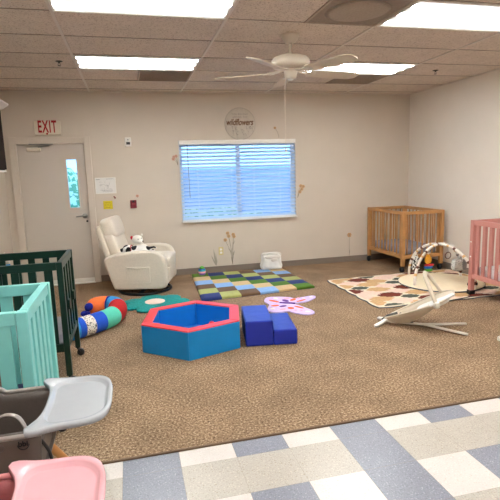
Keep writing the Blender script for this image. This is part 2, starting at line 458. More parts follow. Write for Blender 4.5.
# lights (2 x 4 ft troffers)
def light(x0, y0, label):
    r = thing('ceiling_light', label, 'light', (x0+T, y0, H), 0, 'fluorescent panels in the ceiling grid')
    b = MB(); w, d, tt = 1.196, .586, .016
    b.box((0, d/2-tt/2, -.006), (w, tt, .012)); b.box((0, -d/2+tt/2, -.006), (w, tt, .012))
    b.box((w/2-tt/2, 0, -.006), (tt, d-2*tt, .012)); b.box((-w/2+tt/2, 0, -.006), (tt, d-2*tt, .012))
    b.build('frame', 'white_plastic', r)
    b = MB(); b.box((0, 0, -.004), (w-2*tt, d-2*tt, .006)); b.build('diffuser', 'light', r)
    return r
ly = lambda n: -(YO+(2.5+3*n)*T)
light(0, ly(0), 'bright fluorescent ceiling panel in the far row, toward the door')
light(4*T, ly(0), 'bright fluorescent ceiling panel partly hidden behind the fan blades')
light(0, ly(1), 'bright fluorescent ceiling panel cut by the top left edge of the photo')
light(4*T, ly(1), 'bright fluorescent ceiling panel beside the large dark vent, near the top right')
for n in (2, 3):
    light(0, ly(n), 'fluorescent ceiling panel above the tiled floor, window side aisle, row %s' % ('nearest the cribs' if n == 2 else 'at the back'))
    light(4*T, ly(n), 'fluorescent ceiling panel above the tiled floor, right aisle, row %s' % ('nearest the carpet' if n == 2 else 'at the back'))
# vents
def vent(x, y, label, m1, big=False):
    r = thing('ceiling_vent', label, 'vent', (x, y, H), 0, 'grey ceiling vents')
    w = .585
    b = MB(); tt = .018
    b.box((0, w/2, -.005), (w, tt, .01)); b.box((0, -w/2, -.005), (w, tt, .01)); b.box((w/2, 0, -.005), (tt, w+tt, .01)); b.box((-w/2, 0, -.005), (tt, w+tt, .01))
    b.build('frame', 'vent', r)
    b = MB(); b.box((0, 0, -.003), (w-.02, w-.02, .004)); b.build('panel', m1, r)
    if big:
        b = MB(); b.lathe([(.0, -.012), (.10, -.012), (.13, -.018), (.20, -.016), (.235, -.005), (.22, -.004)], 40); b.build('diffuser_cone', 'vent', r)
    else:
        b = MB()
        for i in range(13): b.box((0, -.26+i*.0433, -.008), (w-.03, .012, .006), (R(25), 0, 0))
        b.build('louver', 'vent', r)
vent(1.5*T, -(YO+1.5*T), 'grey louvred ceiling vent between the far light and the back wall, above the window', 'vent')
vent(5.5*T, -(YO+1.5*T), 'grey louvred ceiling vent just beyond the fan blades', 'vent')
vent(3.5*T, -(YO+5.5*T), 'large dark square vent with a round diffuser, at the top edge by the right light', 'vent2', True)
# sprinklers
def sprinkler(x, y, label):
    r = thing('fire_sprinkler', label, 'sprinkler', (x, y, H), 0, 'fire sprinklers in the ceiling')
    MB().lathe([(0, 0), (.034, 0), (.034, -.004), (.012, -.010), (0, -.010)], 20).build('escutcheon', 'steel_d', r)
    b = MB(); b.lathe([(0, -.008), (.009, -.008), (.009, -.02), (0, -.02)], 12)
    b.tube([(.008, 0, -.02), (.012, 0, -.03), (.003, 0, -.042)], .002, 6); b.tube([(-.008, 0, -.02), (-.012, 0, -.03), (-.003, 0, -.042)], .002, 6)
    b.build('pipe_body', 'steel_d', r)
    MB().lathe([(0, -.042), (.016, -.042), (.016, -.045), (0, -.045)], 16).build('deflector', 'steel_d', r)
sprinkler(-.151, -1.734, 'small dark fire sprinkler in the ceiling above the door side')
sprinkler(4.086, -1.715, 'small dark fire sprinkler in the ceiling near the right wall')

# ------------------------------------------------------------------ door
fr = MB(); fw = .085
fr.box((DX0-fw/2+.012, -.012, (DZ1+fw)/2-.006), (fw, .05, DZ1+fw-.012), bev=.004)
fr.box((DX1+fw/2-.012, -.012, (DZ1+fw)/2-.006), (fw, .05, DZ1+fw-.012), bev=.004)
fr.box(((DX0+DX1)/2, -.012, DZ1+fw/2-.02), (DX1-DX0, .05, fw-.02+.02), bev=.004)
fr.box((DX0+.006, .07, DZ1/2), (.012, .13, DZ1)); fr.box((DX1-.006, .07, DZ1/2), (.012, .13, DZ1)); fr.box(((DX0+DX1)/2, .07, DZ1-.006), (DX1-DX0, .13, .012))
d = struct('door_1', MB().box((0, 0, 0), (.0001, .0001, .0001)), 'trimp') if 0 else None
frame = struct('trim_4', fr, 'trimp')
LX0, LX1 = DX0+.014, DX1-.014; gx0, gx1, gz0, gz1 = -.372, -.245, 1.065, 1.713
b = MB()
def seg(x0, x1, z0, z1): b.box(((x0+x1)/2, .035, (z0+z1)/2), (x1-x0, .044, z1-z0))
seg(LX0, gx0, .012, DZ1-.014); seg(gx1, LX1, .012, DZ1-.014); seg(gx0, gx1, .012, gz0); seg(gx0, gx1, gz1, DZ1-.014)
door = struct('door_1', b, 'doorp')
b = MB(); e = .016
for (x0, x1, z0, z1) in ((gx0-e, gx0, gz0-e, gz1+e), (gx1, gx1+e, gz0-e, gz1+e), (gx0, gx1, gz0-e, gz0), (gx0, gx1, gz1, gz1+e)):
    b.box(((x0+x1)/2, .012, (z0+z1)/2), (x1-x0, .012, z1-z0))
b.build('glass_frame', 'trimp', door)
MB().box(((gx0+gx1)/2, .035, (gz0+gz1)/2), (gx1-gx0, .006, gz1-gz0)).build('glass_pane', 'glass', door)
b = MB(); b.lathe([(0, 0), (.036, 0), (.036, .006), (.028, .014), (.014, .016), (.012, .04), (0, .042)], 24, M4=Matrix.Rotation(R(90), 4, 'X'), c=(-.19, .012, .945))
b.tube(spline([(-.19, -.028, .945), (-.215, -.034, .945), (-.27, -.03, .943), (-.30, -.02, .94)], 5), .0085, 10)
h = b.build('door_handle', 'steel', door)
MB().lathe([(0, 0), (.014, 0), (.014, .003), (0, .003)], 14, M4=Matrix.Rotation(R(90), 4, 'X'), c=(-.165, .012, .87)).build('key_cylinder', 'steel_d', door)
b = MB(); b.box((-.76, -.012, 1.855), (.18, .05, .05), bev=.012); cl = b.build('door_closer', 'cream_plastic', door)
b = MB(); b.bar((-.70, -.03, 1.885), (-.56, -.055, 1.905), .018, .008); b.bar((-.56, -.055, 1.905), (-.80, -.05, 1.925), .018, .008); b.box((-.66, -.045, 1.92), (.30, .02, .012)); b.build('closer_arm', 'steel', cl)
MB().box(((DX0+DX1)/2, .0, .006), (DX1-DX0, .10, .012), bev=.003).build('threshold', 'white_plastic', door)
b = MB(); b.box(((LX0+LX1)/2, .008, .04), (LX1-LX0, .012, .05)); b.build('door_sweep', 'white_plastic', door)

# exit sign
r = thing('exit_sign', 'cream EXIT sign with red letters mounted above the door', 'sign', (-.56, 0, 2.13))
MB().box((0, -.02, 0), (.33, .04, .175), bev=.006).build('housing', 'cream_plastic', r)
text_mesh('EXIT', .215, 'exit_red', r, 'lettering', (0, -.0415, .010), (R(90), 0, 0), offset=.005, spacing=1.15, width=.230)
MB().lathe([(0, 0), (.012, 0), (.012, .003), (0, .003)], 14, M4=Matrix.Rotation(R(90), 4, 'X'), c=(-.01, -.04, -.074)).build('test_button', 'exit_red', r)
# alarm / thermostat
r = thing('wall_sensor', 'small white wall sensor box with grey display, right of the door', 'sensor', (.46, 0, 1.935))
MB().box((0, -.014, 0), (.088, .028, .125), bev=.010).build('housing', 'white_plastic', r)
MB().box((0, -.0285, -.018), (.052, .003, .034)).build('display', 'ink_d', r)
MB().lathe([(0, 0), (.009, 0), (.009, .003), (0, .003)], 12, M4=Matrix.Rotation(R(90), 4, 'X'), c=(0, -.027, .03)).build('led_dome', 'ink', r)
# framed evacuation plan
r = thing('framed_notice', 'clear framed white notice with a faint printed plan, right of the door', 'notice', (.118, 0, 1.35))
b = MB(); w, hh = .27, .215
for c_, s_ in (((0, -.006, hh/2), (w, .012, .008)), ((0, -.006, -hh/2), (w, .012, .008)), ((w/2, -.006, 0), (.008, .012, hh)), ((-w/2, -.006, 0), (.008, .012, hh))): b.box(c_, s_)
b.build('frame', 'white_plastic', r)
MB().box((0, -.003, 0), (w-.008, .004, hh-.008)).build('sheet', 'paper', r)
b = MB()
for i in range(16):
    x = random.uniform(-.075, .085); z = random.uniform(-.07, .07); l = random.uniform(.02, .07)
    b.box((x, -.0055, z), (l, .001, .0022) if i % 2 else (.0022, .001, l))
b.box((-.1, -.0055, .085), (.05, .001, .006)); b.box((.06, -.0055, .09), (.1, .001, .004))
for i in range(5): b.box((.02, -.0055, -.083+i*.006), (.14, .001, .0015))
b.build('printed_plan', 'ink', r)
r = thing('yellow_sign', 'small yellow square card on the wall under the framed notice', 'sign', (.128, 0, 1.08))
MB().box((0, -.002, 0), (.125, .004, .115), bev=.001).build('card', 'yellow', r)
b = MB()
for x in (-.022, .022): b.tube([(x+.016*math.cos(a*PI/6), -.0045, .002+.016*math.sin(a*PI/6)) for a in range(12)], .0014, 5, closed=True)
b.box((0, -.0045, .035), (.07, .001, .004)); b.box((0, -.0045, -.035), (.06, .001, .004))
b.build('printed_symbol', 'yel_d', r)
r = thing('alarm_switch', 'small maroon wall alarm box above the recliner', 'alarm', (.475, 0, 1.078))
MB().box((0, -.018, 0), (.088, .036, .115), bev=.008).build('housing', 'maroon', r)
MB().box((0, -.04, .0), (.05, .012, .022), bev=.003).build('pull_handle', mat('alarm_handle', (150, 40, 50), .4), r)
MB().box((0, -.037, .038), (.03, .004, .02)).build('key_plate', 'black', r)

# ------------------------------------------------------------------ window with blind
b = MB(); e = .05; yw = .09
cx, cz, ww, wh = (WX0+WX1)/2, (WZ0+WZ1)/2, WX1-WX0, WZ1-WZ0
b.box((cx, yw, WZ1-e/2), (ww, .06, e)); b.box((cx, yw, WZ0+e/2), (ww, .06, e)); b.box((WX0+e/2, yw, cz), (e, .06, wh-2*e)); b.box((WX1-e/2, yw, cz), (e, .06, wh-2*e)); b.box((cx, yw, cz), (.06, .06, wh-2*e))
win = struct('window_1', b, 'white_plastic')
MB().box((cx, yw, cz), (ww-2*e, .006, wh-2*e)).build('glass_pane', 'glass', win)
MB().box((cx, .02, WZ0+.006), (ww, .16, .012)).build('window_sill', 'white_plastic', win)
r = thing('window_blind', 'white horizontal slatted blind lowered over the bright window', 'blind', (cx, 0, WZ0))
MB().box((0, -.012, wh-.03), (ww-.01, .05, .06), bev=.004).build('headrail', 'white_plastic', r)
b = MB(); ns = 21; z0 = .055; z1 = wh-.075
for i in range(ns):
    z = z0+(z1-z0)*i/(ns-1)
    L = []
    for j in range(5):
        u = (j/4-.5)*.060; L.append((u, .004*(1-(j/2-1)**2)))
    a = R(36)
    for s_ in range(4):
        pass
    prof = [(u*math.cos(a)-v*math.sin(a), u*math.sin(a)+v*math.cos(a)) for u, v in L]
    th = .0016; top = [(p[0], p[1]+th) for p in prof]
    loop = prof+top[::-1]
    b.loft([[(-ww/2+.012, y_+.005, z+z_) for y_, z_ in loop], [(ww/2-.012, y_+.005, z+z_) for y_, z_ in loop]], smooth=False)
b.build('slats', 'slat', r)
b = MB()
for x in (-.62, -.12, .22, .62):
    b.box((x, -.024, wh/2), (.0025, .0015, wh-.08)); b.box((x, .034, wh/2), (.0025, .0015, wh-.08))
b.build('ladder_cords', 'white_plastic', r)
MB().box((0, 0, .018), (ww-.02, .055, .022), bev=.004).build('bottom_rail', 'white_plastic', r)
b = MB(); b.tube([(-.76, -.048, wh-.06), (-.757, -.05, .75), (-.752, -.048, .36)], .0045, 8); b.build('tilt_wand', 'ink', r)
b = MB(); b.tube([(.79, -.045, wh-.06), (.79, -.045, .30)], .002, 6); b.lathe([(0, .27), (.008, .275), (.005, .30), (0, .302)], 10, c=(.79, -.045, 0)); b.build('lift_cord', 'white_plastic', r)
# outdoors
tag(MB().box((2, 6, -.15), (40, 11, .1)).build('ground_outside', 'out_ground'), kind='structure')
tag(MB().box((1.6, 7.2, .75), (9, .25, 1.7), bev=.02).build('garden_wall', 'out_wall'), 'pale garden wall outside the window, seen between the slats', 'wall')
b = MB()
for i in range(26):
    lo = i > 13
    b.puff((-4.5+i*.32+random.uniform(-.1, .1), 5.2+random.uniform(-.3, .3), (.1 if lo else .6)+random.uniform(-.1, .1 if lo else .6)), (.8, .8, .9 if lo else 1.4), .8, m=None, nu=10, nv=7)
hd = b.build('hedge_outside', 'hedge'); tag(hd, 'leafy green hedge outside, seen through the door glass', 'hedge')

# ------------------------------------------------------------------ round wall sign
r = thing('round_wall_sign', 'round pale wooden sign with brown script lettering above the window', 'sign', (2.06, 0, 2.17))
MB().lathe([(0, 0), (.228, 0), (.231, .004), (.228, .010), (0, .010)], 56, M4=Matrix.Rotation(R(90), 4, 'X')).build('board', 'wood_sign', r)
MB().tube([(.226*math.cos(2*PI*k/60), -.010, .226*math.sin(2*PI*k/60)) for k in range(60)], .0018, 6, closed=True).build('rim_line', 'grey_ink', r)
text_mesh('YOU BELONG', .036, 'grey_ink', r, 'lettering', (0, -.0115, .135), (R(90), 0, 0), spacing=1.5, width=.24)
text_mesh('AMONG THE', .036, 'grey_ink', r, 'lettering', (0, -.0115, .095), (R(90), 0, 0), spacing=1.5, width=.22)
text_mesh('wildflowers', .125, 'brown_ink', r, 'script_lettering', (0, -.0125, .020), (R(90), 0, 0), shear=.35, offset=.0030, width=.40)
b = MB(); rs = random.Random(3)
for i in range(34):
    a = rs.uniform(PI+.25, 2*PI-.25); rr = rs.uniform(.12, .215); x = rr*math.cos(a); z = rr*math.sin(a)
    if z > -.035: continue
    hgt = rs.uniform(.02, .07); z2 = min(-.04, z+hgt)
    b.tube([(x, -.0112, z), (x+rs.uniform(-.01, .01), -.0112, z2)], .001, 4)
    for q in range(4):
        aa = q*PI/2+rs.random(); b.tube([(x, -.0112, z2), (x+.009*math.cos(aa), -.0112, z2+.009*math.sin(aa))], .0017, 4)
b.build('flower_drawing', 'grey_ink', r)

# ------------------------------------------------------------------ wall decals
def flower(name, x, z0, heads, label, m_='petal', stems=True, leaves=(), bend=0, mat_s='stem', rr=.02):
    r = thing(name, label, 'wall decal', (x, 0, z0), 0, 'dried wildflower wall decals')
    b = MB()
    for hx, hz in heads:
        b.tube([(bend, -.0015, 0), (bend*.5+hx*.3, -.0015, hz*.55), (hx, -.0015, hz)], .0022, 4)
    if stems: b.build('stem', mat_s, r)
    else: b.bm.free()
    for i, (hx, hz) in enumerate(heads):
        b = MB()
        for k in range(6):
            a = k*PI/3+i; c = Vector((hx+rr*.62*math.cos(a), -.002, hz+rr*.62*math.sin(a)))
            b.puff(c, (rr, .002, rr*.85), 1, m=m_, nu=8, nv=5)
        b.puff((hx, -.003, hz), (rr*.6, .002, rr*.6), 1, m='stem', nu=8, nv=5)
        b.build('blossom', None, r)
    if leaves:
        b = MB()
        for (x0, z0_, x1, z1_, w) in leaves:
            dx, dz = x1-x0, z1_-z0_; l = math.hypot(dx, dz); nx, nz = -dz/l*w, dx/l*w
            pts = [(x0, z0_), (x0+dx*.35+nx, z0_+dz*.35+nz), (x0+dx*.75+nx*.6, z0_+dz*.75+nz*.6), (x1, z1_), (x0+dx*.75-nx*.6, z0_+dz*.75-nz*.6), (x0+dx*.35-nx, z0_+dz*.35-nz)]
            b.prism([(p[0], -p[1]) for p in pts], .0005, .002, M4=Matrix.Rotation(R(90), 4, 'X') @ Matrix.Diagonal((1, -1, 1, 1)) @ Matrix.Identity(4))
        b.build('leaf', 'leaf', r)
    return r
flower('flower_decal', 1.875, .095, [(-.06, .485), (.025, .46), (-.10, .385), (-.045, .44), (.035, .43)], 'tall brown-flowered wildflower decal on the wall right of the outlet', leaves=[(0, .02, -.02, .14, .008), (0, .12, .04, .22, .010), (0, .17, -.06, .26, .008), (.01, .30, .05, .37, .006), (0, .06, .02, .2, .008)], rr=.026)
r = flower('grass_decal', 1.62, .095, [(-.02, .14)], 'grey-green reed leaf decal on the wall left of the outlet', stems=False, leaves=[(0, 0, -.03, .26, .012), (0, 0, -.07, .17, .010), (.01, 0, .0, .2, .008), (0, .0, .02, .10, .008)], rr=.001)
flower('flower_decal', 3.80, .095, [(0, .335)], 'single brown blossom decal on a thin stem, low on the wall near the wooden crib', rr=.036, leaves=[(0, .02, .012, .1, .004)])
flower('flower_decal', 2.93, 1.06, [(.07, .13), (.04, .09), (.095, .17), (.055, .18)], 'small brown blossom sprig decal at the right edge of the window', rr=.026, leaves=[(0, 0, .03, .07, .006)])
flower('flower_decal', 1.13, 1.60, [(-.05, .12), (-.02, .13), (-.06, .09)], 'small blush pink sprig decal at the left edge of the window', m_='petal2', rr=.022, leaves=[(0, 0, -.01, .06, .005)])
flower('flower_decal', 2.65, 1.97, [(-.06, .14)], 'tiny tan blossom decal above the right part of the window', rr=.02)
flower('flower_decal', .22, 1.16, [(0, .03), (.012, .015)], 'tiny red and green sprig sticker beside the yellow card', m_='maroon', rr=.011)
flower('flower_decal', .535, 1.165, [(0, .025)], 'tiny pink flower sticker above the maroon alarm box', m_='petal2', rr=.02)
# outlet
r = thing('wall_outlet', 'ivory and brass electrical outlet low on the wall under the window', 'outlet', (1.703, 0, .317))
MB().box((0, -.003, 0), (.073, .006, .118), bev=.002).build('cover_plate', 'brass', r)
for z in (-.024, .024): MB().box((0, -.0065, z), (.034, .003, .030), bev=.004).build('socket', 'white_plastic', r)
# wall cabinet top left
r = thing('wall_cabinet', 'dark walnut wall cabinet with a pale crown, hung on the left wall', 'cabinet', (XL, -1.85, 1.57))
MB().box((.165, 0, .31), (.33, .90, .62), bev=.003).build('cabinet_body', 'cabinet', r)
for y in (-.225, .225):
    dd = MB().box((.34, y, .31), (.018, .44, .60), bev=.003).build('door', 'cabinet', r)
    MB().bar((.362, y*.15, .08), (.362, y*.15, .17), .008, .008).build('handle', 'steel', dd)
b = MB(); b.loft([[(-.0, -.46, .62), (.36, -.46, .62), (.36, .46, .62), (0, .46, .62)], [(0, -.50, .67), (.42, -.50, .67), (.42, .50, .67), (0, .50, .67)], [(0, -.50, .685), (.42, -.50, .685), (.42, .50, .685), (0, .50, .685)]], smooth=False)
b.build('crown_moulding', 'cab_top', r)
MB().box((.17, 0, -.008), (.345, .905, .016)).build('light_strip', 'white_plastic', r)

# ------------------------------------------------------------------ ceiling fan
FX, FY = 1.840, -2.91
r = thing('ceiling_fan', 'white five-blade ceiling fan hanging from the tiled ceiling', 'fan', (FX, FY, H))
MB().lathe([(0, 0), (.078, 0), (.080, -.012), (.070, -.02), (.066, -.035), (.045, -.062), (.022, -.070), (0, -.07)], 32).build('canopy', 'fanw', r)
MB().lathe([(.0, -.06), (.013, -.06), (.013, -.165), (.02, -.17), (.02, -.18), (0, -.18)], 16).build('downrod', 'fanw', r)
MB().lathe([(0, -.165), (.05, -.168), (.11, -.172), (.146, -.186), (.162, -.208), (.162, -.240), (.15, -.262), (.10, -.275), (.07, -.280), (0, -.281)], 40).build('motor_housing', 'fanw', r)
MB().lathe([(0, -.28), (.060, -.281), (.058, -.30), (.050, -.33), (.047, -.352), (.03, -.358), (0, -.36)], 28).build('switch_housing', 'fanw', r)
MB().lathe([(0, -.356), (.024, -.357), (.022, -.366), (0, -.37)], 20).build('end_cap', 'white_plastic', r)
bl = None
for k in range(5):
    a = 81+72*k
    if bl is None:
        b = MB(); n = 10; prof = []
        outline = [(.175, .05), (.22, .058), (.40, .068), (.56, .072), (.63, .066), (.665, .045), (.675, .02)]
        pts = [(x, y) for x, y in outline]+[(x, -y) for x, y in outline[::-1]]
        b.prism(pts, -.003, .003, M4=Matrix.Translation((0, 0, -.302)) @ Matrix.Rotation(R(-13), 4, 'X'))
        bl = b.build('blade', 'blade', r, bevel=.001)
        b = MB(); b.tube(spline([(.06, 0, -.285), (.10, .022, -.292), (.15, .028, -.300), (.20, .02, -.302)], 5), .006, 8)
        b.tube(spline([(.06, 0, -.285), (.10, -.022, -.292), (.15, -.028, -.300), (.20, -.02, -.302)], 5), .006, 8)
        b.prism([(.15, .02), (.17, .038), (.23, .03), (.245, 0), (.23, -.03), (.17, -.038), (.15, -.02)], -.003, .003, M4=Matrix.Translation((0, 0, -.309)) @ Matrix.Rotation(R(-13), 4, 'X'))
        br = b.build('blade_bracket', 'fanw', bl)
        bl.rotation_euler[2] = R(a)
    else:
        c = bl.copy(); COL.objects.link(c); c.rotation_euler[2] = R(a); d_ = br.copy(); COL.objects.link(d_); d_.parent = c
b = MB(); b.tube([(-.05, -.01, -.34), (-.066, -.03, -.5), (-.067, -.035, -.93)], .0016, 5); b.lathe([(0, -.97), (.008, -.965), (.007, -.94), (0, -.93)], 10, c=(-.067, -.035, 0)); b.build('pull_chain', 'cream_plastic', r)

# ------------------------------------------------------------------ cribs
def crib(label, m, loc, rz, L=1.0, W=.62, Hh=.90, bottom=.26, mattress=None, nl=8, ne=4, sw=.055, st=.014, post=.045, round_=False, caster=True, cr=1.0, mz=.30, rail_h=.055, black_feet=False, group='portable cribs'):
    r = thing('crib', label, 'crib', loc, rz, group)
    px, py = L/2-post/2, W/2-post/2
    z0 = .07*cr if caster else 0
    for sx in (-1, 1):
        for sy in (-1, 1):
            p = MB().box((sx*px, sy*py, (z0+Hh)/2), (post, post, Hh-z0), bev=.004).build('post', m, r)
            if caster:
                b = MB(); b.lathe([(0, 0), (.012, 0), (.012, .03), (0, .03)], 12, c=(sx*px, sy*py, .055*cr), m='blackm')
                b.bar((sx*px, sy*py, .062*cr), (sx*px+.018, sy*py, .03*cr), .040*cr, .006, m='blackm')
                cs = b.build('caster', None, r)
                MB().lathe([(0, -.016*cr), (.022*cr, -.016*cr), (.029*cr, -.010*cr), (.029*cr, .010*cr), (.022*cr, .016*cr), (0, .016*cr)], 22, M4=Matrix.Rotation(R(90), 4, 'X'), c=(sx*px+.018, sy*py, .029*cr)).build('wheel', 'black', cs)
    il, iw = L-2*post, W-2*post
    for sy in (-1, 1):
        MB().box((0, sy*py, Hh-rail_h/2), (il, post*.75, rail_h), bev=.004).build('top_rail', m, r)
        MB().box((0, sy*py, bottom+.025), (il, post*.7, .05), bev=.003).build('bottom_rail', m, r)
        b = MB()
        for i in range(nl):
            x = -il/2+il*(i+.5)/nl
            if round_: b.lathe([(sw/2, bottom+.05), (sw/2, Hh-rail_h)], 8, c=(x, sy*py, 0))
            else: b.box((x, sy*py, (bottom+Hh)/2), (sw, st, Hh-bottom-.08))
        b.build('slats', m, r)
    for sx in (-1, 1):
        MB().box((sx*px, 0, Hh-rail_h/2), (post*.75, iw, rail_h), bev=.004).build('top_rail', m, r)
        MB().box((sx*px, 0, bottom+.025), (post*.7, iw, .05), bev=.003).build('bottom_rail', m, r)
        b = MB()
        for i in range(ne):
            y = -iw/2+iw*(i+.5)/ne
            if round_: b.lathe([(sw/2, bottom+.05), (sw/2, Hh-rail_h)], 8, c=(sx*px, y, 0))
            else: b.box((sx*px, y, (bottom+Hh)/2), (st, sw, Hh-bottom-.08))
        b.build('slats', m, r)
    b = MB(); b.box((0, 0, mz-.02), (il, iw, .02)); b.build('mattress_board', m, r)
    b = MB(); b.puff((0, 0, mz+.045), (il-.01, iw-.01, .10), .18, nu=40, nv=12); b.build('mattress', mattress, r)
    return r, px, py
G1, px, py = crib('dark green slatted crib between the mint crib and the door', 'green', (-.58, -3.185, 0), 0, L=1.05, W=.62, Hh=.90, mattress='grey_sheet', nl=9, ne=4, sw=.050, st=.014, mz=.27, post=.04)
for sy in (-1, 1): MB().box((px+.022, sy*.14, .56), (.014, .06, .07), bev=.003).build('folding_hinge', 'green', G1)
G2, px, py = crib('mint green slatted crib at the left edge, behind the grey high chair', 'mint', (-.565, -4.435, 0), 0, L=1.05, W=.63, Hh=.90, mattress='navy_sheet', nl=8, ne=5, sw=.062, st=.016, mz=.25, post=.05, rail_h=.06)
G3, px, py = crib('honey wood spindle crib standing in the far right corner', 'oak', (4.40, -.595, 0), R(90), L=1.02, W=.66, Hh=.865, bottom=.20, mattress='grey_sheet', nl=10, ne=7, sw=.020, cr=1.35, round_=True, post=.05, mz=.25, rail_h=.045)
G4, px, py = crib('dusty pink slatted crib against the right wall, cut by the photo edge', 'pink', (4.47, -2.87, 0), R(90), L=1.0, W=.66, Hh=.865, bottom=.20, mattress='white_sheet', nl=9, ne=6, sw=.040, st=.016, post=.05, mz=.24, caster=False, rail_h=.055)
for sx in (1,):
    b = MB(); b.box((sx*px, py, .03), (.064, .064, .06), bev=.004); b.build('rubber_foot', 'black', G4)
    b = MB()
    for z in (.45, .62): MB().lathe([(0, 0), (.009, 0), (.006, .008), (0, .010)], 12, M4=Matrix.Rotation(R(-90), 4, 'X'), c=(px, py+.024, z)).build('bolt_cap', 'white_plastic', G4)
# small items by the cribs
r = thing('sippy_cup', 'small blue and white cup hanging on the far rail of the dark green crib', 'cup', (-.565, -2.840, .80))
MB().lathe([(0, -.04), (.026, -.04), (.031, .01), (0, .01)], 20).build('cup_body', 'w_light', r)
MB().lathe([(0, .01), (.032, .01), (.030, .03), (.012, .042), (0, .044)], 20).build('lid', 'white_plastic', r)
MB().tube(spline([(0, -.02, .02), (0, -.034, .04), (0, -.04, .09), (0, -.015, .104), (0, .0, .1)], 5), .003, 6).build('hook_strap', 'white_plastic', r)

# ------------------------------------------------------------------ glider recliner
RC = thing('recliner', 'cream upholstered swivel glider recliner with side pocket, in front of the door corner', 'armchair', (.55, -.66, 0), R(-15))
b = MB(); b.tube([(.33*math.cos(2*PI*k/48), .33*math.sin(2*PI*k/48), .018) for k in range(48)], .016, 10, closed=True)
b.bar((-.32, 0, .018), (.32, 0, .018), .05, .012); b.bar((0, -.32, .018), (0, .32, .018), .05, .012)
b.lathe([(0, .012), (.05, .012), (.045, .03), (.03, .035), (.03, .10), (0, .10)], 20)
sb = b.build('swivel_base', 'blackm', RC); sb.location = (.02, -.07, 0)
MB().box((.0, 0, .185), (.56, .52, .19), bev=.03).build('seat_frame', 'fabric', RC)
b = MB(); b.loft([[(.18, -.262, .085), (.335, -.262, .085), (.335, .262, .085), (.18, .262, .085)], [(.19, -.262, .2), (.37, -.262, .2), (.37, .262, .2), (.19, .262, .2)], [(.19, -.262, .325), (.385, -.262, .325), (.385, .262, .325), (.19, .262, .325)]], smooth=False)
b.build('footrest_panel', 'fabric', RC, bevel=.02)
b = MB(); b.puff((.075, 0, .385), (.64, .525, .15), .22); b.build('seat_cushion', 'fabric', RC)
arm_prof = [(-.41, .43), (-.385, .475), (-.30, .515), (-.15, .54), (.05, .555), (.20, .55), (.28, .53), (.335, .48), (.362, .40), (.362, .25), (.338, .085), (.1, .07), (-.16, .07), (-.27, .075), (-.31, .10), (-.37, .29)]
arm_s = [(p.x, p.z) for p in spline([(x, 0, z) for x, z in arm_prof], 4, True)]
for sy in (-1, 1):
    b = MB(); yc = sy*.315; loops = []
    cxm = sum(p[0] for p in arm_s)/len(arm_s); czm = sum(p[1] for p in arm_s)/len(arm_s)
    for yo, k in ((-.062, .90), (-.055, .955), (-.04, .985), (-.015, 1), (.015, 1), (.04, .985), (.055, .955), (.062, .90)):
        loops.append([(cxm+(x-cxm)*k, yc+yo, czm+(z-czm)*k) for x, z in arm_s])
    b.loft(loops); arm = b.build('arm', 'fabric', RC)
    b = MB(); yo = yc+sy*.064
    b.box((.02, yo, .26), (.28, .008, .20), bev=.004); pk = b.build('side_pocket', 'fabric', arm)
    b = MB(); b.tube([(-.12, yo+sy*.004, .358), (-.05, yo+sy*.012, .35), (.02, yo+sy*.014, .342), (.09, yo+sy*.012, .35), (.16, yo+sy*.004, .358)], .007, 8)
    b.tube([(-.12, yo+sy*.004, .358), (-.125, yo+sy*.004, .16), (.165, yo+sy*.004, .16), (.16, yo+sy*.004, .358)], .004, 6)
    for i in range(7): b.tube([(-.08+i*.034, yo+sy*.006, .345), (-.06+i*.026, yo+sy*.006, .29)], .003, 5)
    b.build('pocket_piping', 'fabric', pk)
tilt = Matrix.Rotation(R(-16), 3, 'Y')
def bk(u, y, n): return Vector((-.26, y, .36)) + tilt @ Vector((n, 0, u))
b = MB(); b.puff(bk(.23, 0, -.085), (.07, .54, .64), (.22, .22), tilt, nu=36, nv=20); b.build('backrest_shell', 'fabric', RC)
b = MB(); b.puff(bk(.23, 0, .0), (.15, .50, .44), .35, tilt); b.build('back_cushion', 'fabric', RC)
b = MB(); b.puff(bk(.48, 0, .02), (.18, .48, .27), .42, tilt); b.build('head_cushion', 'fabric', RC)

# plush dogs on the seat
def at_chair(x, y, z):
    a = R(-15); return (.55+x*math.cos(a)-y*math.sin(a), -.66+x*math.sin(a)+y*math.cos(a), z)
r = thing('plush_dog', 'black-spotted white plush dog lying on the recliner arm side, head to the left', 'plush toy', at_chair(-.035, -.13, .455), R(-12))
b = MB(); b.puff((.04, -.02, .11), (.30, .14, .12), .9); b.puff((-.14, -.03, .125), (.15, .13, .115), .9); b.puff((-.215, -.04, .105), (.10, .07, .06), .9)
for x, y, z in ((.16, -.07, .07), (.18, .05, .07), (-.04, -.09, .07)): b.puff((x, y, z), (.14, .06, .06), .9)
b.tube([(.17, 0, .12), (.24, .02, .13), (.28, .03, .11)], [.02, .016, .012], 8); b.puff((0, 0, .05), (.26, .13, .12), .8)
bd = b.build('body', 'dal', r, remesh=.009)
MB().puff((-.265, -.042, .108), (.03, .035, .025), .9).build('nose', 'eye', r)
MB().puff((-.12, -.098, .11), (.075, .02, .10), .9, (0, R(20), 0)).build('ear', 'eye', r); MB().puff((-.10, .045, .12), (.07, .02, .09), .9).build('ear', 'eye', r)
MB().tube([(-.085+.001*0, -.03+.062*math.cos(a*PI/8), .12+.058*math.sin(a*PI/8)) for a in range(16)], .007, 6, closed=True).build('collar', 'redp', r)
MB().puff((-.185, -.088, .145), (.014, .012, .014), 1).build('eye', 'eye', r)
r.scale = (.85, .85, .85)
r = thing('plush_bear', 'white plush animal with a red ear sitting behind the spotted plush dog', 'plush toy', at_chair(-.07, .06, .445), R(-20))
b = MB(); b.puff((0, 0, .09), (.17, .16, .18), .9); b.puff((-.01, -.01, .235), (.17, .15, .145), .95); b.puff((.05, -.05, .205), (.08, .08, .06), .9)
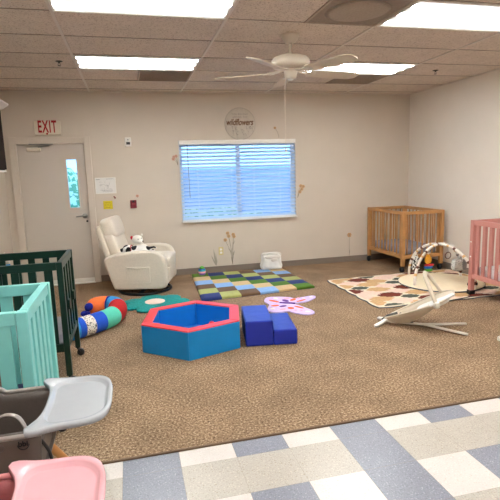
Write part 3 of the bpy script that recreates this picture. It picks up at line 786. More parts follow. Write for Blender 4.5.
for s_ in (-1, 1): b.puff((.08, s_*.07, .05), (.15, .07, .07), .9); b.puff((.06, s_*.09, .13), (.13, .05, .05), .9, (0, R(25), 0))
b.puff((.04, .07, .30), (.045, .03, .045), 1)
b.build('body', 'whitep', r, remesh=.009)
MB().puff((-.085, -.04, .27), (.04, .035, .055), .9).build('ear', 'redp', r)
MB().puff((.03, -.085, .25), (.014, .012, .016), 1).build('eye', 'eye', r); MB().puff((.065, -.035, .26), (.014, .012, .016), 1).build('eye', 'eye', r)
MB().puff((.095, -.06, .215), (.022, .026, .018), .9).build('nose', 'eye', r)

r.scale = (.85, .85, .85)
# ------------------------------------------------------------------ rugs and mats
# teal flower rug
r = thing('flower_rug', 'round teal shaggy rug shaped like a flower, in front of the recliner', 'rug', (.63, -1.50, 0))
n = 160; rs = random.Random(5)
def fl(k, s_): a = 2*PI*k/n; rad = (.275+.10*abs(math.cos(3.5*a+.4))**.7+rs.uniform(-.007, .007))*s_; return rad*math.cos(a)*1.05, rad*math.sin(a)*.95
L0 = [fl(k, 1) for k in range(n)]
b = MB(); b.loft([[(x, y, .002) for x, y in L0], [(x, y, .018) for x, y in L0], [(x*.97, y*.97, .027) for x, y in L0], [(x*.6, y*.6, .030) for x, y in L0]]); b.build('pile', 'teal_rug', r)
b = MB(); b.lathe([(0, .02), (.115, .02), (.115, .034), (.10, .040), (0, .042)], 40); b.build('flower_centre', 'flowerc', r)

# checkered play mat
P4 = [Vector((1.161, -1.604)), Vector((2.619, -1.452)), Vector((2.585, -.225)), Vector((1.232, -.125))]
def bl_(u, v): return P4[0]*(1-u)*(1-v)+P4[1]*u*(1-v)+P4[2]*u*v+P4[3]*(1-u)*v
S6 = ['m_navy', 'm_lime', 'm_brown', 'm_sky', 'm_tan', 'm_green']
r = thing('checkered_play_mat', 'padded play mat of coloured squares on the carpet below the window', 'play mat', (0, 0, 0))
b = MB(); q = 5
for c in range(6):
    for rr in range(6):
        g = {}
        for i in range(q+1):
            for j in range(q+1):
                u = (c+i/q)/6; v = (rr+j/q)/6; p = bl_(u, v)
                ex = math.sin(PI*i/q); ey = math.sin(PI*j/q)
                z = .030+.008*(ex*ey)**.5
                if (c == 0 and i == 0) or (c == 5 and i == q) or (rr == 0 and j == 0) or (rr == 5 and j == q): z = .026
                g[i, j] = b.bm.verts.new((p.x, p.y, z))
        for i in range(q):
            for j in range(q):
                f = b.bm.faces.new((g[i, j], g[i+1, j], g[i+1, j+1], g[i, j+1])); f.material_index = b.mi(S6[(rr+c) % 6]); f.smooth = True
        def skirt(pts):
            for A, B in zip(pts, pts[1:]):
                a2 = b.bm.verts.new((A.co.x, A.co.y, .001)); b2 = b.bm.verts.new((B.co.x, B.co.y, .001))
                f = b.bm.faces.new((A, B, b2, a2)); f.material_index = b.mi(S6[(rr+c) % 6])
        if c == 0: skirt([g[0, j] for j in range(q+1)])
        if c == 5: skirt([g[q, j] for j in range(q+1)])
        if rr == 0: skirt([g[i, 0] for i in range(q+1)])
        if rr == 5: skirt([g[i, q] for i in range(q+1)])
b.build('quilted_squares', None, r)
MB().prism([(p.x, p.y) for p in P4], .0, .004).build('underside', 'm_navy', r)

# butterfly rug
r = thing('butterfly_rug', 'lilac butterfly-shaped rug with orange and purple markings, behind the blue foam steps', 'rug', (2.07, -2.05, 0), 0)
def bt(pts): return [(p.x, p.y) for p in spline([(x, y, 0) for x, y in pts], 5, True)]
def el(cx, cy, a, w, h, n=18):
    return [(cx+w*math.cos(2*PI*k/n)*math.cos(a)-h*math.sin(2*PI*k/n)*math.sin(a), cy+w*math.cos(2*PI*k/n)*math.sin(a)+h*math.sin(2*PI*k/n)*math.cos(a)) for k in range(n)]
far_w = [(-.217, .10), (-.224, .209), (-.148, .335), (-.02, .318), (.10, .245), (.135, .18), (.278, .212), (.376, .225), (.385, .15), (.241, .024), (.101, -.003), (-.02, .02), (-.12, .06)]
near_w = [(.072, -.075), (.105, -.169), (.154, -.342), (.135, -.43), (.055, -.455), (-.046, -.36), (-.10, -.27), (-.20, -.285), (-.28, -.22), (-.275, -.11), (-.215, .03), (-.217, .095), (-.12, .055), (-.02, .015)]
def seg_el(a_, b_, h): 
    cx_, cy_ = (a_[0]+b_[0])/2, (a_[1]+b_[1])/2; dx_, dy_ = b_[0]-a_[0], b_[1]-a_[1]
    return el(cx_, cy_, math.atan2(dy_, dx_), math.hypot(dx_, dy_)/2, h)
marks_far = [('orange_f', (-.165, .214), (-.085, .077), .022), ('orange_f', (.06, .09), (.135, .165), .028), ('orange_f', (.107, .032), (.237, .091), .018), ('purple', (-.011, .173), (.018, .065), .03), ('pink_f', (.02, .225), (.072, .18), .03),
             ('pink_f', (.165, .185), (.195, .162), .02), ('cream_f', (-.076, .292), (-.073, .207), .025), ('cream_f', (.216, .154), (.245, .132), .018), ('cream_f', (.315, .175), (.35, .16), .022)]
marks_near = [('orange_f', (-.213, -.03), (-.122, -.038), .026), ('orange_f', (-.055, -.15), (-.015, -.215), .032), ('orange_f', (.025, -.118), (.091, -.239), .020), ('purple', (-.133, -.094), (-.05, -.075), .026), ('pink_f', (-.165, -.20), (-.094, -.186), .026),
              ('pink_f', (-.022, -.255), (.0, -.29), .02), ('pink_f', (.03, -.295), (.055, -.31), .016), ('cream_f', (-.235, -.165), (-.224, -.115), .022), ('cream_f', (.07, -.345), (.108, -.39), .025)]
for wg, mk in ((far_w, marks_far), (near_w, marks_near)):
    b = MB(); b.prism(bt(wg), .001, .012, m='lilac')
    for m_, a_, b_, h_ in mk: b.prism(seg_el(a_, b_, h_), .010, .0145, m=m_)
    b.build('wing', None, r)
MB().prism(seg_el((-.09, .052), (.068, -.032), .014), .008, .022).build('body', 'purple', r)

# patterned rug
r = thing('patterned_rug', 'cream rug with rust, tan, blush and olive tile shapes, in front of the wooden crib', 'rug', (0, 0, 0))
RX0, RX1, RY0, RY1 = 2.92, 4.80, -2.53, -1.15
NU, NV = 4, 12
cols, rows = 5.0, 7.0
def wavy():
    pts = []; nn = 40
    def edge(x0, y0, x1, y1, nx, ny, lobes):
        for k in range(nn):
            t_ = k/nn; w_ = .022*abs(math.sin(PI*lobes*t_))
            pts.append((x0+(x1-x0)*t_+nx*w_, y0+(y1-y0)*t_+ny*w_))
    edge(RX0, RY0, RX1, RY0, 0, -1, 6); edge(RX1, RY0, RX1, RY1, 1, 0, 5); edge(RX1, RY1, RX0, RY1, 0, 1, 6); edge(RX0, RY1, RX0, RY0, -1, 0, 5)
    return pts
wv = wavy()
MB().prism([(x, y) for x, y in wv], .001, .008).build('binding', 'r_border', r)
ccx, ccy = (RX0+RX1)/2, (RY0+RY1)/2
MB().prism([(ccx+(x-ccx)*.99, ccy+(y-ccy)*.988) for x, y in wv], .004, .012).build('pile', 'cream_rug', r)
def lantern(cx_, cy_, w_, h_):
    pts = []
    base = [(1, 0), (.80, .22), (.86, .42), (.55, .62), (.50, .92), (.2, 1.0), (0, .92)]
    quad = base[:-1]
    out = quad+[(0, .92)]+[(-x, y) for x, y in quad[::-1]]+[(-x, -y) for x, y in quad[1:]]+[(0, -.92)]+[(x, -y) for x, y in quad[:0:-1]]
    return [(p.x, p.y) for p in spline([(cx_+x*w_, cy_+y*h_, 0) for x, y in out], 3, True)]
b = MB()
pal = ['r_pink', 'r_rust', 'r_olive', 'r_tan', 'r_pink', 'r_tan', 'r_rust', 'r_olive']
dx = (RX1-RX0)/5.2; dy = (RY1-RY0)/5.2
order = [['r_olive', 'r_tan', 'r_pink', 'r_rust', 'r_tan', 'r_olive'], ['r_pink', 'r_rust', 'r_tan', 'r_pink', 'r_rust', 'r_tan'], ['r_tan', 'r_olive', 'r_pink', 'r_tan', 'r_olive', 'r_rust'], ['r_rust', 'r_tan', 'r_rust', 'r_pink', 'r_tan', 'r_pink'],
         ['r_pink', 'r_pink', 'r_olive', 'r_tan', 'r_rust', 'r_tan'], ['r_tan', 'r_rust', 'r_tan', 'r_olive', 'r_pink', 'r_rust'], ['r_olive', 'r_pink', 'r_rust', 'r_tan', 'r_olive', 'r_pink'], ['r_tan', 'r_olive', 'r_pink', 'r_rust', 'r_tan', 'r_tan'], ['r_pink', 'r_tan', 'r_olive', 'r_pink', 'r_rust', 'r_olive'],['r_rust', 'r_pink', 'r_tan', 'r_olive', 'r_pink', 'r_tan'],['r_tan', 'r_olive', 'r_pink', 'r_rust', 'r_tan', 'r_tan']]
zz = .0125
for j in range(-1, 11):
    for i in range(-1, 6):
        cx_ = RX0+dx*(i+.55+(.5 if j % 2 else 0)); cy_ = RY0+dy*(j*.5+.1)
        m_ = order[j % 11][i % 6]
        big = m_ in ('r_rust', 'r_pink', 'r_tan')
        pts = lantern(cx_, cy_, dx*(.47 if big else .34), dy*(.38 if big else .27))
        pts = [(min(max(x, RX0+.02), RX1-.02), min(max(y, RY0+.015), RY1-.015)) for x, y in pts]
        if max(p[0] for p in pts)-min(p[0] for p in pts) < .06 or max(p[1] for p in pts)-min(p[1] for p in pts) < .03: continue
        vs = []
        for x, y in pts:
            if not vs or (vs[-1].co.xy-Vector((x, y))).length > 1e-4: vs.append(b.bm.verts.new((x, y, zz)))
        if len(vs) > 3:
            f = b.bm.faces.new(vs); f.material_index = b.mi(m_)
            if f.normal.z < 0: f.normal_flip()
pt_ = b.build('pattern_shapes', None, r)

# ------------------------------------------------------------------ hexagonal ball pit
HXc = Vector((.904, -2.833)); vA = Vector((.441, -2.997))-HXc; a0 = math.atan2(vA.y, vA.x); rad = .476; HH = .240
r = thing('foam_ball_pit', 'hexagonal teal blue foam play pit with coral red top rim', 'play pit', (HXc.x-.004, HXc.y-.03, 0), a0-.02)
hx = lambda rd, k: (rd*math.cos(k*PI/3), rd*math.sin(k*PI/3))
ri = rad-.10
for k in range(6):
    o0, o1, i0, i1 = hx(rad, k), hx(rad, k+1), hx(ri, k), hx(ri, k+1)
    b = MB(); g = .0
    b.loft([[(*o0, 0), (*o1, 0), (*i1, 0), (*i0, 0)], [(*o0, HH*.5), (*o1, HH*.5), (*i1, HH*.5), (*i0, HH*.5)], [(*o0, HH-.004), (*o1, HH-.004), (*i1, HH-.004), (*i0, HH-.004)]], m='teal_v', smooth=False)
    b.bm.faces.ensure_lookup_table()
    for f in b.bm.faces:
        c = f.calc_center_median(); 
        if abs(c.xy.length-ri*math.cos(PI/6)) < .01: f.material_index = b.mi('blue_in')
    w = b.build('wall_section', None, r, bevel=.006)
    b = MB(); b.prism([o0, o1, i1, i0], HH-.006, HH+.006); b.build('rim_pad', 'red_v', w, bevel=.006)
MB().prism([hx(ri+.01, k) for k in range(6)], .002, .03).build('floor_pad', 'blue_in', r)
b = MB(); c3 = hx(rad+.003, 1); b.box((c3[0], c3[1], HH*.5), (.05, .05, HH-.03), (0, 0, 0), bev=.01); 
b.bm.free()
tag(MB().lathe([(0, -.032), (.02, -.026), (.032, 0), (.02, .026), (0, .032)], 18).build('play_ball', 'red_v', loc=(1.10, -2.66, .066)), 'small red ball lying inside the hexagonal foam pit', 'ball')
tag(MB().puff((0, 0, .03), (.16, .06, .06), .8).build('yellow_toy', 'toy_y', loc=(1.30, -2.46, 0)), 'small yellow soft toy on the carpet just behind the foam pit', 'toy')

# foam steps
ST = thing('foam_steps', 'royal blue two-step foam climbing block beside the hexagonal pit', 'foam block', (1.308, -3.17, 0), R(-9))
def block(x0, x1, y0, y1, h, name):
    b = MB(); b.box(((x0+x1)/2, (y0+y1)/2, h/2), (x1-x0, y1-y0, h), bev=.012, seg=3, m='royal')
    return b.build(name, None, ST, smooth=False)
b1 = block(0, .238, 0, .50, .222, 'upper_step'); b2 = block(.240, .445, .0, .50, .135, 'lower_step')
b = MB(); b.box((-.0005, .25, .11), (.002, .44, .16)); b.build('side_panel', 'navy_v', ST)
b = MB(); b.tube([(.006, .004, .214), (.232, .004, .214)], .003, 6); b.tube([(.246, .004, .128), (.438, .004, .128)], .003, 6); b.build('seam_piping', 'royal', ST)

# ------------------------------------------------------------------ stuffed snake
P2 = [(-.42, -2.62), (-.25, -2.53), (-.13, -2.46), (-.047, -2.398), (.03, -2.33), (.14, -2.22), (.215, -2.05), (.225, -1.87), (.18, -1.74), (.09, -1.69), (.0, -1.71), (-.07, -1.77)]
sp = spline([(x, y, .096) for x, y in P2], 6)
secs = []
N = len(sp)
def secmat(i):
    u = i/(N-1)*11
    for lim, m_ in ((1.1, 'w_red'), (2.0, 'w_light'), (2.35, 'w_blue'), (3.5, 'w_spot'), (4.35, 'w_blue'), (5.5, 'w_mint'), (7.1, 'w_red'), (8.2, 'w_light'), (8.6, 'w_navy')):
        if u < lim: return m_
    return 'w_orange'
rr = [.096]*N
for i in range(N):
    u = i/(N-1)*11
    if u > 10: rr[i] = .096*math.sqrt(max(.02, 1-((u-10)/1.02)**2))
    if u < .4: rr[i] = .085*math.sqrt(max(.05, 1-((.4-u)/.42)**2))
SN = thing('stuffed_snake', 'long colour-block stuffed caterpillar pillow curling on the carpet behind the dark green crib', 'plush toy', (0, 0, 0))
b = MB(); b.tube(sp, rr, 22, ms=[secmat(i) for i in range(N)]); b.build('body', None, SN)
b = MB(); b.puff((-.065, -1.845, .13), (.09, .06, .085), .9, (0, 0, R(30))); b.puff((-.11, -1.78, .045), (.10, .09, .06), .9); b.build('face_patch', 'w_navy', SN)

# ------------------------------------------------------------------ white fabric bin, stacking toy
r = thing('fabric_bin', 'white crumpled cotton storage bag standing against the wall on the play mat', 'bag', (2.40, -.28, .0385), R(-4))
rs = random.Random(9)
def crum(p):
    k = .010*math.sin(p.x*55+p.z*30)+.008*math.sin(p.z*60+p.x*20)
    wv_ = 1+(.12 if p.z < -.02 else -.02)
    return Vector((p.x*wv_, p.y*wv_-(k if p.y < 0 else 0), p.z))
b = MB(); b.puff((0, 0, .125), (.29, .16, .25), (.30, .35), nu=44, nv=30, fn=crum); b.build('bag_body', 'bin', r)
b = MB(); b.puff((.01, -.075, .195), (.24, .05, .05), .6, nu=30, nv=12); b.puff((.03, -.095, .155), (.10, .03, .05), .8, (0, R(-8), 0)); b.build('folded_flap', 'knit', r)
b = MB(); b.tube(spline([(-.12, -.06, .20), (-.13, -.075, .235), (.0, -.07, .255), (.12, -.07, .245), (.13, -.06, .20)], 6), .010, 8); b.build('rolled_hem', 'bin', r)
r = thing('stacking_toy', 'small egg-shaped toy with green top and striped rings on the corner of the play mat', 'toy', (1.365, -.27, .034))
MB().lathe([(0, 0), (.035, 0), (.048, .012), (.05, .03), (0, .03)], 24).build('base', 'toy_p', r)
MB().lathe([(0, .03), (.05, .03), (.056, .042), (.05, .054), (0, .054)], 24).build('ring', 'pink_f', r)
MB().lathe([(0, .054), (.05, .054), (.056, .064), (.05, .074), (0, .074)], 24).build('ring', 'toy_t', r)
MB().lathe([(0, .074), (.05, .074), (.052, .082), (.042, .092), (0, .092)], 24).build('ring', 'toy_b', r)
MB().lathe([(0, .092), (.036, .092), (.032, .115), (.012, .128), (0, .13)], 24).build('top', 'toy_g', r)

# ------------------------------------------------------------------ baby bouncer
BN = thing('baby_bouncer', 'beige sling baby bouncer on a pale Y-shaped frame, in front of the patterned rug', 'bouncer', (2.68, -2.98, 0), R(-36))
# local: x toward raised head end, -y near camera side
b = MB()
b.tube(spline([(.03, 0, .045), (.10, 0, .03), (.38, 0, .028), (.46, .0, .028)], 5), .015, 8, sq=(.7, 1.2)); b.tube([(.40, .0, .028), (.76, .155, .02)], .015, 8, sq=(.7, 1.2)); b.tube([(.40, -.0, .028), (.76, -.155, .02)], .015, 8, sq=(.7, 1.2))
b.build('base_frame', 'bframe', BN)
for s_ in (-1, 1):
    b = MB(); b.tube(spline([(.06, 0, .05), (.02, s_*.07, .03), (-.03, s_*.135, .012)], 5), [.018]*10+[.011], 8, sq=(.8, 1.3)); b.build('foot', 'white_plastic', BN)
b = MB(); b.tube([(.02, 0, .04), (.07, 0, .085), (.16, .0, .12)], .012, 8); b.tube([(.30, 0, .03), (.18, .0, .12)], .010, 8); b.build('spring_arm', 'steel_d', BN)
# sling outline
def sling(s):  # s 0..1 along length -> half width, z of rim, sag
    w = .015+.165*math.sin(min(1, s*1.25)*PI/2)**.9 if s < .8 else .18*math.cos((s-.8)/.2*PI/2*.80)
    return w
b = MB(); n1, n2 = 18, 10; Lg = .80; g = {}
def surf(s, t_):
    w = sling(s); x = .05+.59*s; z = .065+.285*s
    sag = .13*math.sin(PI*min(1, s*1.05)**.8)*(1-t_*t_)
    return Vector((x+.06*0, w*t_, z-sag))
for i in range(n1+1):
    for j in range(n2+1): g[i, j] = b.bm.verts.new(surf(i/n1, -1+2*j/n2))
for i in range(n1):
    for j in range(n2):
        f = b.bm.faces.new((g[i, j], g[i+1, j], g[i+1, j+1], g[i, j+1])); f.smooth = True
b.build('sling_seat', 'bouncer', BN, solid=.006)
rim = [surf(i/n1, 1) for i in range(n1+1)]+[surf(i/n1, -1) for i in range(n1, -1, -1)]
b = MB(); b.tube(rim, .010, 8, closed=True); b.build('seat_rim', 'bouncer', BN)
# white padded head end/harness
b = MB(); b.puff((.47, -.03, .235), (.30, .20, .035), .5, (0, R(-26), 0)); b.build('harness_pad', 'whitef', BN)
b = MB(); b.bar((.44, -.185, .262), (.64, -.10, .362), .055, .018, bev=.006); b.build('side_strap', 'whitef', BN)
# toy bar arch, swung across the seat
b = MB(); b.tube(spline([(.50, -.19, .275), (.455, -.16, .38), (.405, -.10, .485), (.395, -.03, .512), (.405, .04, .505), (.46, .12, .42), (.53, .17, .31)], 6), .019, 10, sq=(.8, 1.25)); b.build('toy_bar', 'bouncer', BN)
b = MB(); b.lathe([(0, -.012), (.030, -.012), (.030, .012), (0, .012)], 18, M4=Matrix.Rotation(R(90), 4, 'X'), c=(.50, -.197, .275)); b.build('bar_hub', 'white_plastic', BN)

# ------------------------------------------------------------------ play gym
GC = Vector((4.17, -1.83))
GY = thing('play_gym', 'round cream play gym mat with two crossed cloth arches, on the patterned rug', 'play gym', (GC.x, GC.y, .0135))
b = MB(); b.lathe([(0, 0), (.50, 0), (.515, .008), (.51, .020), (.48, .026), (0, .028)], 64); b.build('mat_pad', 'gymmat', GY)
b = MB(); b.tube([(.508*math.cos(2*PI*k/64), .508*math.sin(2*PI*k/64), .012) for k in range(64)], .008, 6, closed=True); b.build('mat_piping', 'r_border', GY)
def arch(p0, p1, hh, ms_):
    p0 = Vector(p0); p1 = Vector(p1); pts = []
    n = 48
    for i in range(n+1):
        a = PI*i/n; c = (p0+p1)/2; d_ = (p1-p0)/2
        q_ = c-d_*math.cos(a); pts.append((q_.x, q_.y, .02+hh*math.sin(a)**.85))
    return pts
feet = [((-.13, .50), (.13, -.46)), ((-.42, -.08), (.42, .16))]
for (p0, p1) in feet:
    pts = arch(p0, p1, .475, None); seq = ['arch', 'arch', 'arch', 'arch_t', 'arch', 'arch', 'arch_b', 'arch']
    b = MB(); b.tube(pts, .017, 10, ms=[seq[(i) % 8] for i in range(len(pts))]); b.build('arch', None, GY)
b = MB(); b.bar((-.02, .04, .505), (.14, -.06, .475), .07, .012, bev=.005); b.build('arch_strap', 'whitef', GY)
def hang(name, label, x, y, ztop, zc, builder):
    r = thing(name, label, 'hanging toy', (GC.x+x, GC.y+y, 0))
    b = MB(); b.tube([(0, 0, ztop), (0, 0, zc)], .003, 6); b.tube([(.022*math.cos(k*PI/6), 0, ztop-.02+.022*math.sin(k*PI/6)) for k in range(12)], .004, 6, closed=True); b.build('ribbon', 'whitef', r)
    builder(r)
def t_star(r):
    b = MB(); b.puff((0, 0, .33), (.09, .045, .10), .8); b.puff((0, 0, .375), (.05, .035, .05), 1); b.build('body', 'toy_y', r)
    MB().puff((.015, 0, .265), (.13, .05, .035), .8).build('red_band', 'toy_r', r)
    MB().puff((.005, 0, .235), (.12, .05, .035), .8).build('blue_band', 'toy_b', r)
    MB().puff((.01, 0, .20), (.11, .05, .035), .8).build('green_base', 'toy_g', r)
hang('hanging_toy', 'yellow, red and blue soft toy hanging from the play gym arch', -.20, -.02, .45, .38, t_star)
def t_bw(r):
    b = MB(); b.puff((0, 0, .24), (.10, .04, .12), .85); b.puff((.0, -.0, .31), (.07, .04, .06), .9); b.puff((-.04, 0, .185), (.04, .03, .06), .9); b.puff((.04, 0, .185), (.04, .03, .06), .9); b.build('body', 'bw', r)
hang('hanging_toy', 'black and white soft toy hanging at the left of the play gym', -.20, .24, .36, .30, t_bw)
def t_grey(r):
    b = MB(); b.puff((0, 0, .26), (.15, .10, .15), .55); b.puff((.02, -.01, .345), (.06, .05, .04), .9); b.build('body', 'grey_toy', r)
    b = MB(); b.puff((.06, -.05, .27), (.06, .03, .15), .8); b.puff((.09, -.07, .30), (.09, .02, .04), .8, (0, R(25), 0)); b.build('ear', 'grey2', r)
hang('hanging_toy', 'grey soft elephant toy hanging at the right of the play gym', .15, -.12, .46, .35, t_grey)
r = thing('teething_ring', 'thin brown ring hanging from the top of the play gym arches', 'hanging toy', (GC.x+.03, GC.y-.09, -.03))
MB().tube([(.04*math.cos(k*PI/12), 0, .41+.04*math.sin(k*PI/12)) for k in range(24)], .005, 7, closed=True).build('ring', 'arch_b', r)
MB().tube([(0, 0, .45), (0, 0, .515)], .003, 6).build('ribbon', 'whitef', r)
# toys beyond the crib leg
r = thing('toy_car', 'small red and black toy lying on the rug under the pink crib', 'toy', (4.36, -2.18, .043), R(30))
MB().box((0, 0, .035), (.12, .06, .03), bev=.008).build('body', 'toy_r', r)
b = MB()
for sx in (-1, 1):
    for sy in (-1, 1): b.lathe([(0, -.008), (.018, -.008), (.018, .008), (0, .008)], 14, M4=Matrix.Rotation(R(90), 4, 'X'), c=(sx*.038, sy*.034, .018))
b.build('wheels', 'black', r); MB().box((-.01, 0, .06), (.055, .05, .025), bev=.008).build('cab', 'black', r)
tag(MB().bar((3.72, -2.565, .012), (4.12, -2.50, .012), .022, .006, bev=.002).build('floor_strap', 'black'), 'thin black strap lying on the carpet from the pink crib foot', 'strap')
r = thing('white_block', 'small white object on the carpet at the right edge of the photo', 'toy', (3.42, -3.73, 0), R(20))
MB().box((0, 0, .02), (.10, .07, .04), bev=.012).build('body', 'white_plastic', r)
# small shell toy on carpet at right of the checkered mat
r = thing('wooden_toy', 'small cream and tan toy on the bare carpet between the two mats', 'toy', (2.93, -1.42, 0)) if 0 else None

# ------------------------------------------------------------------ high chairs
def rrect(x0, x1, y0, y1, rads, n=7):
    # rads: bl, br, tr, tl
    pts = []
    for (cx_, cy_, a0_, rd) in ((x0+rads[0], y0+rads[0], 180, rads[0]), (x1-rads[1], y0+rads[1], 270, rads[1]), (x1-rads[2], y1-rads[2], 0, rads[2]), (x0+rads[3], y1-rads[3], 90, rads[3])):
        for k in range(n+1):
            a = R(a0_+90*k/n); pts.append((cx_+rd*math.cos(a), cy_+rd*math.sin(a)))
    return pts
def high_chair(label, loc, mt, ms_, mc, mrail, tz=.65, logo=True, spread=(.42, .27), group='high chairs'):
    r = thing('high_chair', label, 'high chair', loc, 0, group)
    # tray
    half = [(.075, .0), (.072, .09), (.058, .15), (.044, .178), (.032, .198), (.036, .218), (.062, .222), (.10, .210), (.15, .202), (.22, .197), (.268, .182), (.300, .142), (.313, .08)]
    outl = [(p.x, p.y) for p in spline([(x, y, 0) for x, y in half]+[(.315, 0, 0)]+[(x, -y, 0) for x, y in half[:0:-1]], 5, True)]
    rec = rrect(.088, .297, -.176, .176, (.05, .10, .10, .05), 8)
    def polar(poly, c, n=96):
        res = []
        for k in range(n):
            a = 2*PI*k/n; d_ = (math.cos(a), math.sin(a)); best = .0
            for (x0, y0), (x1, y1) in zip(poly, poly[1:]+poly[:1]):
                ex, ey = x1-x0, y1-y0; den = d_[0]*ey-d_[1]*ex
                if abs(den) < 1e-12: continue
                t_ = ((x0-c[0])*ey-(y0-c[1])*ex)/den; u_ = ((x0-c[0])*d_[1]-(y0-c[1])*d_[0])/den
                if t_ > 0 and -1e-9 <= u_ <= 1+1e-9: best = max(best, t_)
            res.append(best)
        return res
    cc = (.185, 0); PO = polar(outl, cc); PR = polar(rec, cc)
    def lp(rs_, z): return [(cc[0]+q*math.cos(2*PI*k/96), cc[1]+q*math.sin(2*PI*k/96), z) for k, q in enumerate(rs_)]
    b = MB(); b.loft([lp([q-.020 for q in PO], tz-.028), lp([q-.003 for q in PO], tz-.022), lp(PO, tz-.010), lp([q-.003 for q in PO], tz-.001), lp([q-.009 for q in PO], tz), lp([max(min(q+.004, p-.010), .01) for q, p in zip(PR, PO)], tz), lp(PR, tz-.003), lp([q-.008 for q in PR], tz-.013), lp([q-.014 for q in PR], tz-.015)])
    tr = b.build('tray', mt, r)
    # shell: closed-back bucket; stations around a U
    def U(n_, x_front, x_back, hw, rb):
        pts = [(x_front, hw)]
        for k in range(n_+1):
            a = R(90+180*k/n_); pts.append((x_back+rb+rb*1.0*math.cos(a), hw*math.sin(a)))
        pts.append((x_front, -hw)); return pts
    def topz(x): 
        t_ = max(0, min(1, (-.10-x)/.26)); return tz-.03+.30*(t_*t_*(3-2*t_))
    def wall(hw, xf, xb, zb, taper, nm, m_, thick):
        pts = []
        base = [(xf-(xf-(xb+hw))*k/6, hw) for k in range(6)]
        for k in range(17): a = R(90+180*k/16); base.append((xb+hw+hw*math.cos(a), hw*math.sin(a)))
        base += [(xf-(xf-(xb+hw))*k/6, -hw) for k in range(5, -1, -1)]
        b = MB(); rows_ = 6; grid_ = []
        for i in range(rows_+1):
            v = i/rows_; row = []
            for x, y in base:
                tz_ = topz(x); z = zb+(tz_-zb)*v; k_ = taper+(1-taper)*v**.6
                row.append(b.bm.verts.new(((x+.1)*k_-.1, y*k_, z)))
            grid_.append(row)
        for i in range(rows_):
            for j in range(len(base)-1):
                f = b.bm.faces.new((grid_[i][j], grid_[i][j+1], grid_[i+1][j+1], grid_[i+1][j])); f.smooth = True
        f = b.bm.faces.new(grid_[0]) if nm == 'shell' else None
        o = b.build(nm, m_, r, solid=thick)
        return base, o
    base, sh = wall(.192, .085, -.40, .40, .86, 'shell', ms_, .010)
    b = MB(); b.tube([(x, y, topz(x)+.002) for x, y in base], .009, 8); b.build('shell_rim', mrail, sh)
    bs2, cu = wall(.165, .07, -.37, .44, .88, 'seat_liner', mc, .022)
    b = MB()
    for x, y in (base[3], base[7], base[10], base[14], base[18], base[21], base[25]):
        b.tube([((x*.86), y*.86*.92, .46), (x*.90-.002, y*.90*.92, topz(x)-.03)], .003, 6)
    b.build('liner_seam', 'black', cu)
    b = MB(); b.puff((-.13, 0, .44), (.36, .32, .06), .4); b.build('seat_pad', mc, r)
    # harness arch and white strap
    b = MB(); b.tube(spline([(-.12, -.12, .50), (-.11, -.10, .60), (-.06, -.09, .655), (.0, -.10, .645), (.035, -.115, .56)], 6), .008, 8, sq=(.5, 1.5)); b.build('restraint_strap', mrail, r)
    b = MB(); b.bar((-.16, -.13, .58), (-.10, -.10, .47), .05, .012, bev=.004); b.build('crotch_strap', 'hc_white', r)
    # front lower lip of the shell below the tray
    b = MB(); b.box((.035, 0, .45), (.03, .36, .10), bev=.014); b.build('front_lip', ms_, r)
    b = MB(); b.tube(spline([(.07, -.17, .60), (.10, -.16, .53), (.10, -.15, .42), (.03, -.13, .35)], 6), .010, 8, sq=(.6, 1.3)); b.build('buckle_loop', 'black', r)
    MB().box((-.13, 0, .40), (.32, .34, .05), bev=.015).build('under_bracket', mrail, r)
    for sx in (-1, 1):
        for sy in (-1, 1):
            x0, y0 = -.13+sx*.11, sy*.15; x1, y1 = -.13+sx*.28, sy*(spread[0] if sy > 0 else spread[1])
            lg = MB().tube([(x0, y0, .46), (x1, y1, .02)], [.020, .014], 14).build('leg', 'beech', r)
            MB().tube([(x0, y0, .462), (x0+(x1-x0)*.22, y0+(y1-y0)*.22, .46-.44*.22)], .024, 14).build('leg_socket', mrail, lg)
            MB().lathe([(0, 0), (.020, 0), (.020, .012), (.015, .03), (0, .03)], 14, c=(x1, y1, 0)).build('foot_cap', mrail, lg)
    b = MB(); b.prism(rrect(.07, .215, -.15, .15, (.02, .04, .04, .02), 5), .185, .20); fr_ = b.build('footrest', mrail, r)
    for s_ in (-1, 1): MB().bar((.09, s_*.10, .19), (-.02, s_*.10, .36), .03, .012, bev=.003).build('footrest_arm', mrail, fr_)
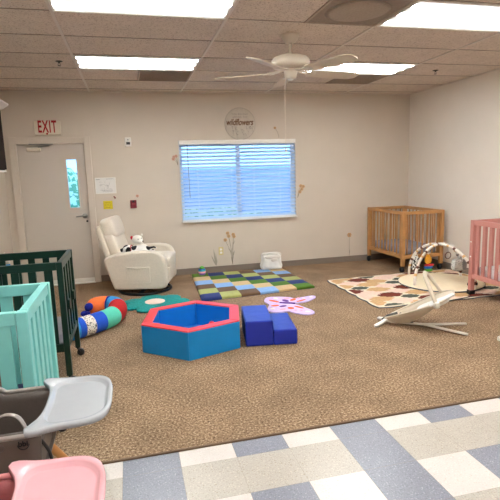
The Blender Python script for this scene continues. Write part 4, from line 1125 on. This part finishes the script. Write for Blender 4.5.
    if logo:
        b = MB(); b.lathe([(.0, 0), (.014, 0), (.014, .006), (.010, .008), (0, .008)], 20, M4=Matrix.Rotation(R(90), 4, 'X'), c=(-.045, -.192, .592)); b.build('side_knob', ms_, r)
        text_mesh('bbi', .026, 'black', r, 'logo_lettering', (.028, -.1985, .598), (R(90), 0, 0), offset=.0008)
        MB().tube([(.028+.018*math.cos(a), -.1975, .595+.018*math.sin(a)) for a in [PI+PI*k/10 for k in range(11)]], .0018, 6).build('logo_arc', 'black', r)
    return r
high_chair('taupe grey high chair with a shiny grey tray, beside the mint crib', (0, -5.13, 0), 'hc_tray', 'hc_shell', 'hc_cush', 'hc_rail')
high_chair('pink high chair with a glossy pink tray, in the bottom left corner', (0, -5.735, 0), 'pk_tray', 'pk_shell', 'pk_cush', 'pk_shell', logo=False, spread=(.27, .42))

# ------------------------------------------------------------------ world, camera, colour
w = bpy.data.worlds.new('sky_world'); SC.world = w; w.use_nodes = True; nt = w.node_tree
bg = nt.nodes['Background']; sky = nt.nodes.new('ShaderNodeTexSky'); sky.sky_type = 'HOSEK_WILKIE'
sky.sun_direction = (.3, -.5, .8); sky.turbidity = 3
mx = nt.nodes.new('ShaderNodeMix'); mx.data_type = 'RGBA'; mx.inputs[0].default_value = .75; mx.inputs[7].default_value = (.24, .60, 1.0, 1)
nt.links.new(sky.outputs[0], mx.inputs[6]); nt.links.new(mx.outputs[2], bg.inputs[0]); bg.inputs[1].default_value = 5

right = Vector((0.96908403, -0.24480098, -0.03079987)); up = Vector((0.06923817, 0.15000342, 0.9862581)); fwd = Vector((0.23681686, 0.9578995, -0.16231549))
cam = bpy.data.cameras.new('camera'); co = bpy.data.objects.new('camera', cam); COL.objects.link(co)
mw = Matrix((right, up, -fwd)).transposed().to_4x4(); mw.translation = Vector((.43402, -6.94948, 1.47773)); co.matrix_world = mw
cam.sensor_width = 36; cam.lens = 475.417/500*36; cam.clip_start = .02
SC.camera = co
SC.view_settings.view_transform = 'Standard'; SC.view_settings.look = 'None'; SC.view_settings.exposure = 0; SC.view_settings.gamma = 1
SC.cycles.max_bounces = 8; SC.cycles.diffuse_bounces = 5; SC.cycles.use_denoising = True
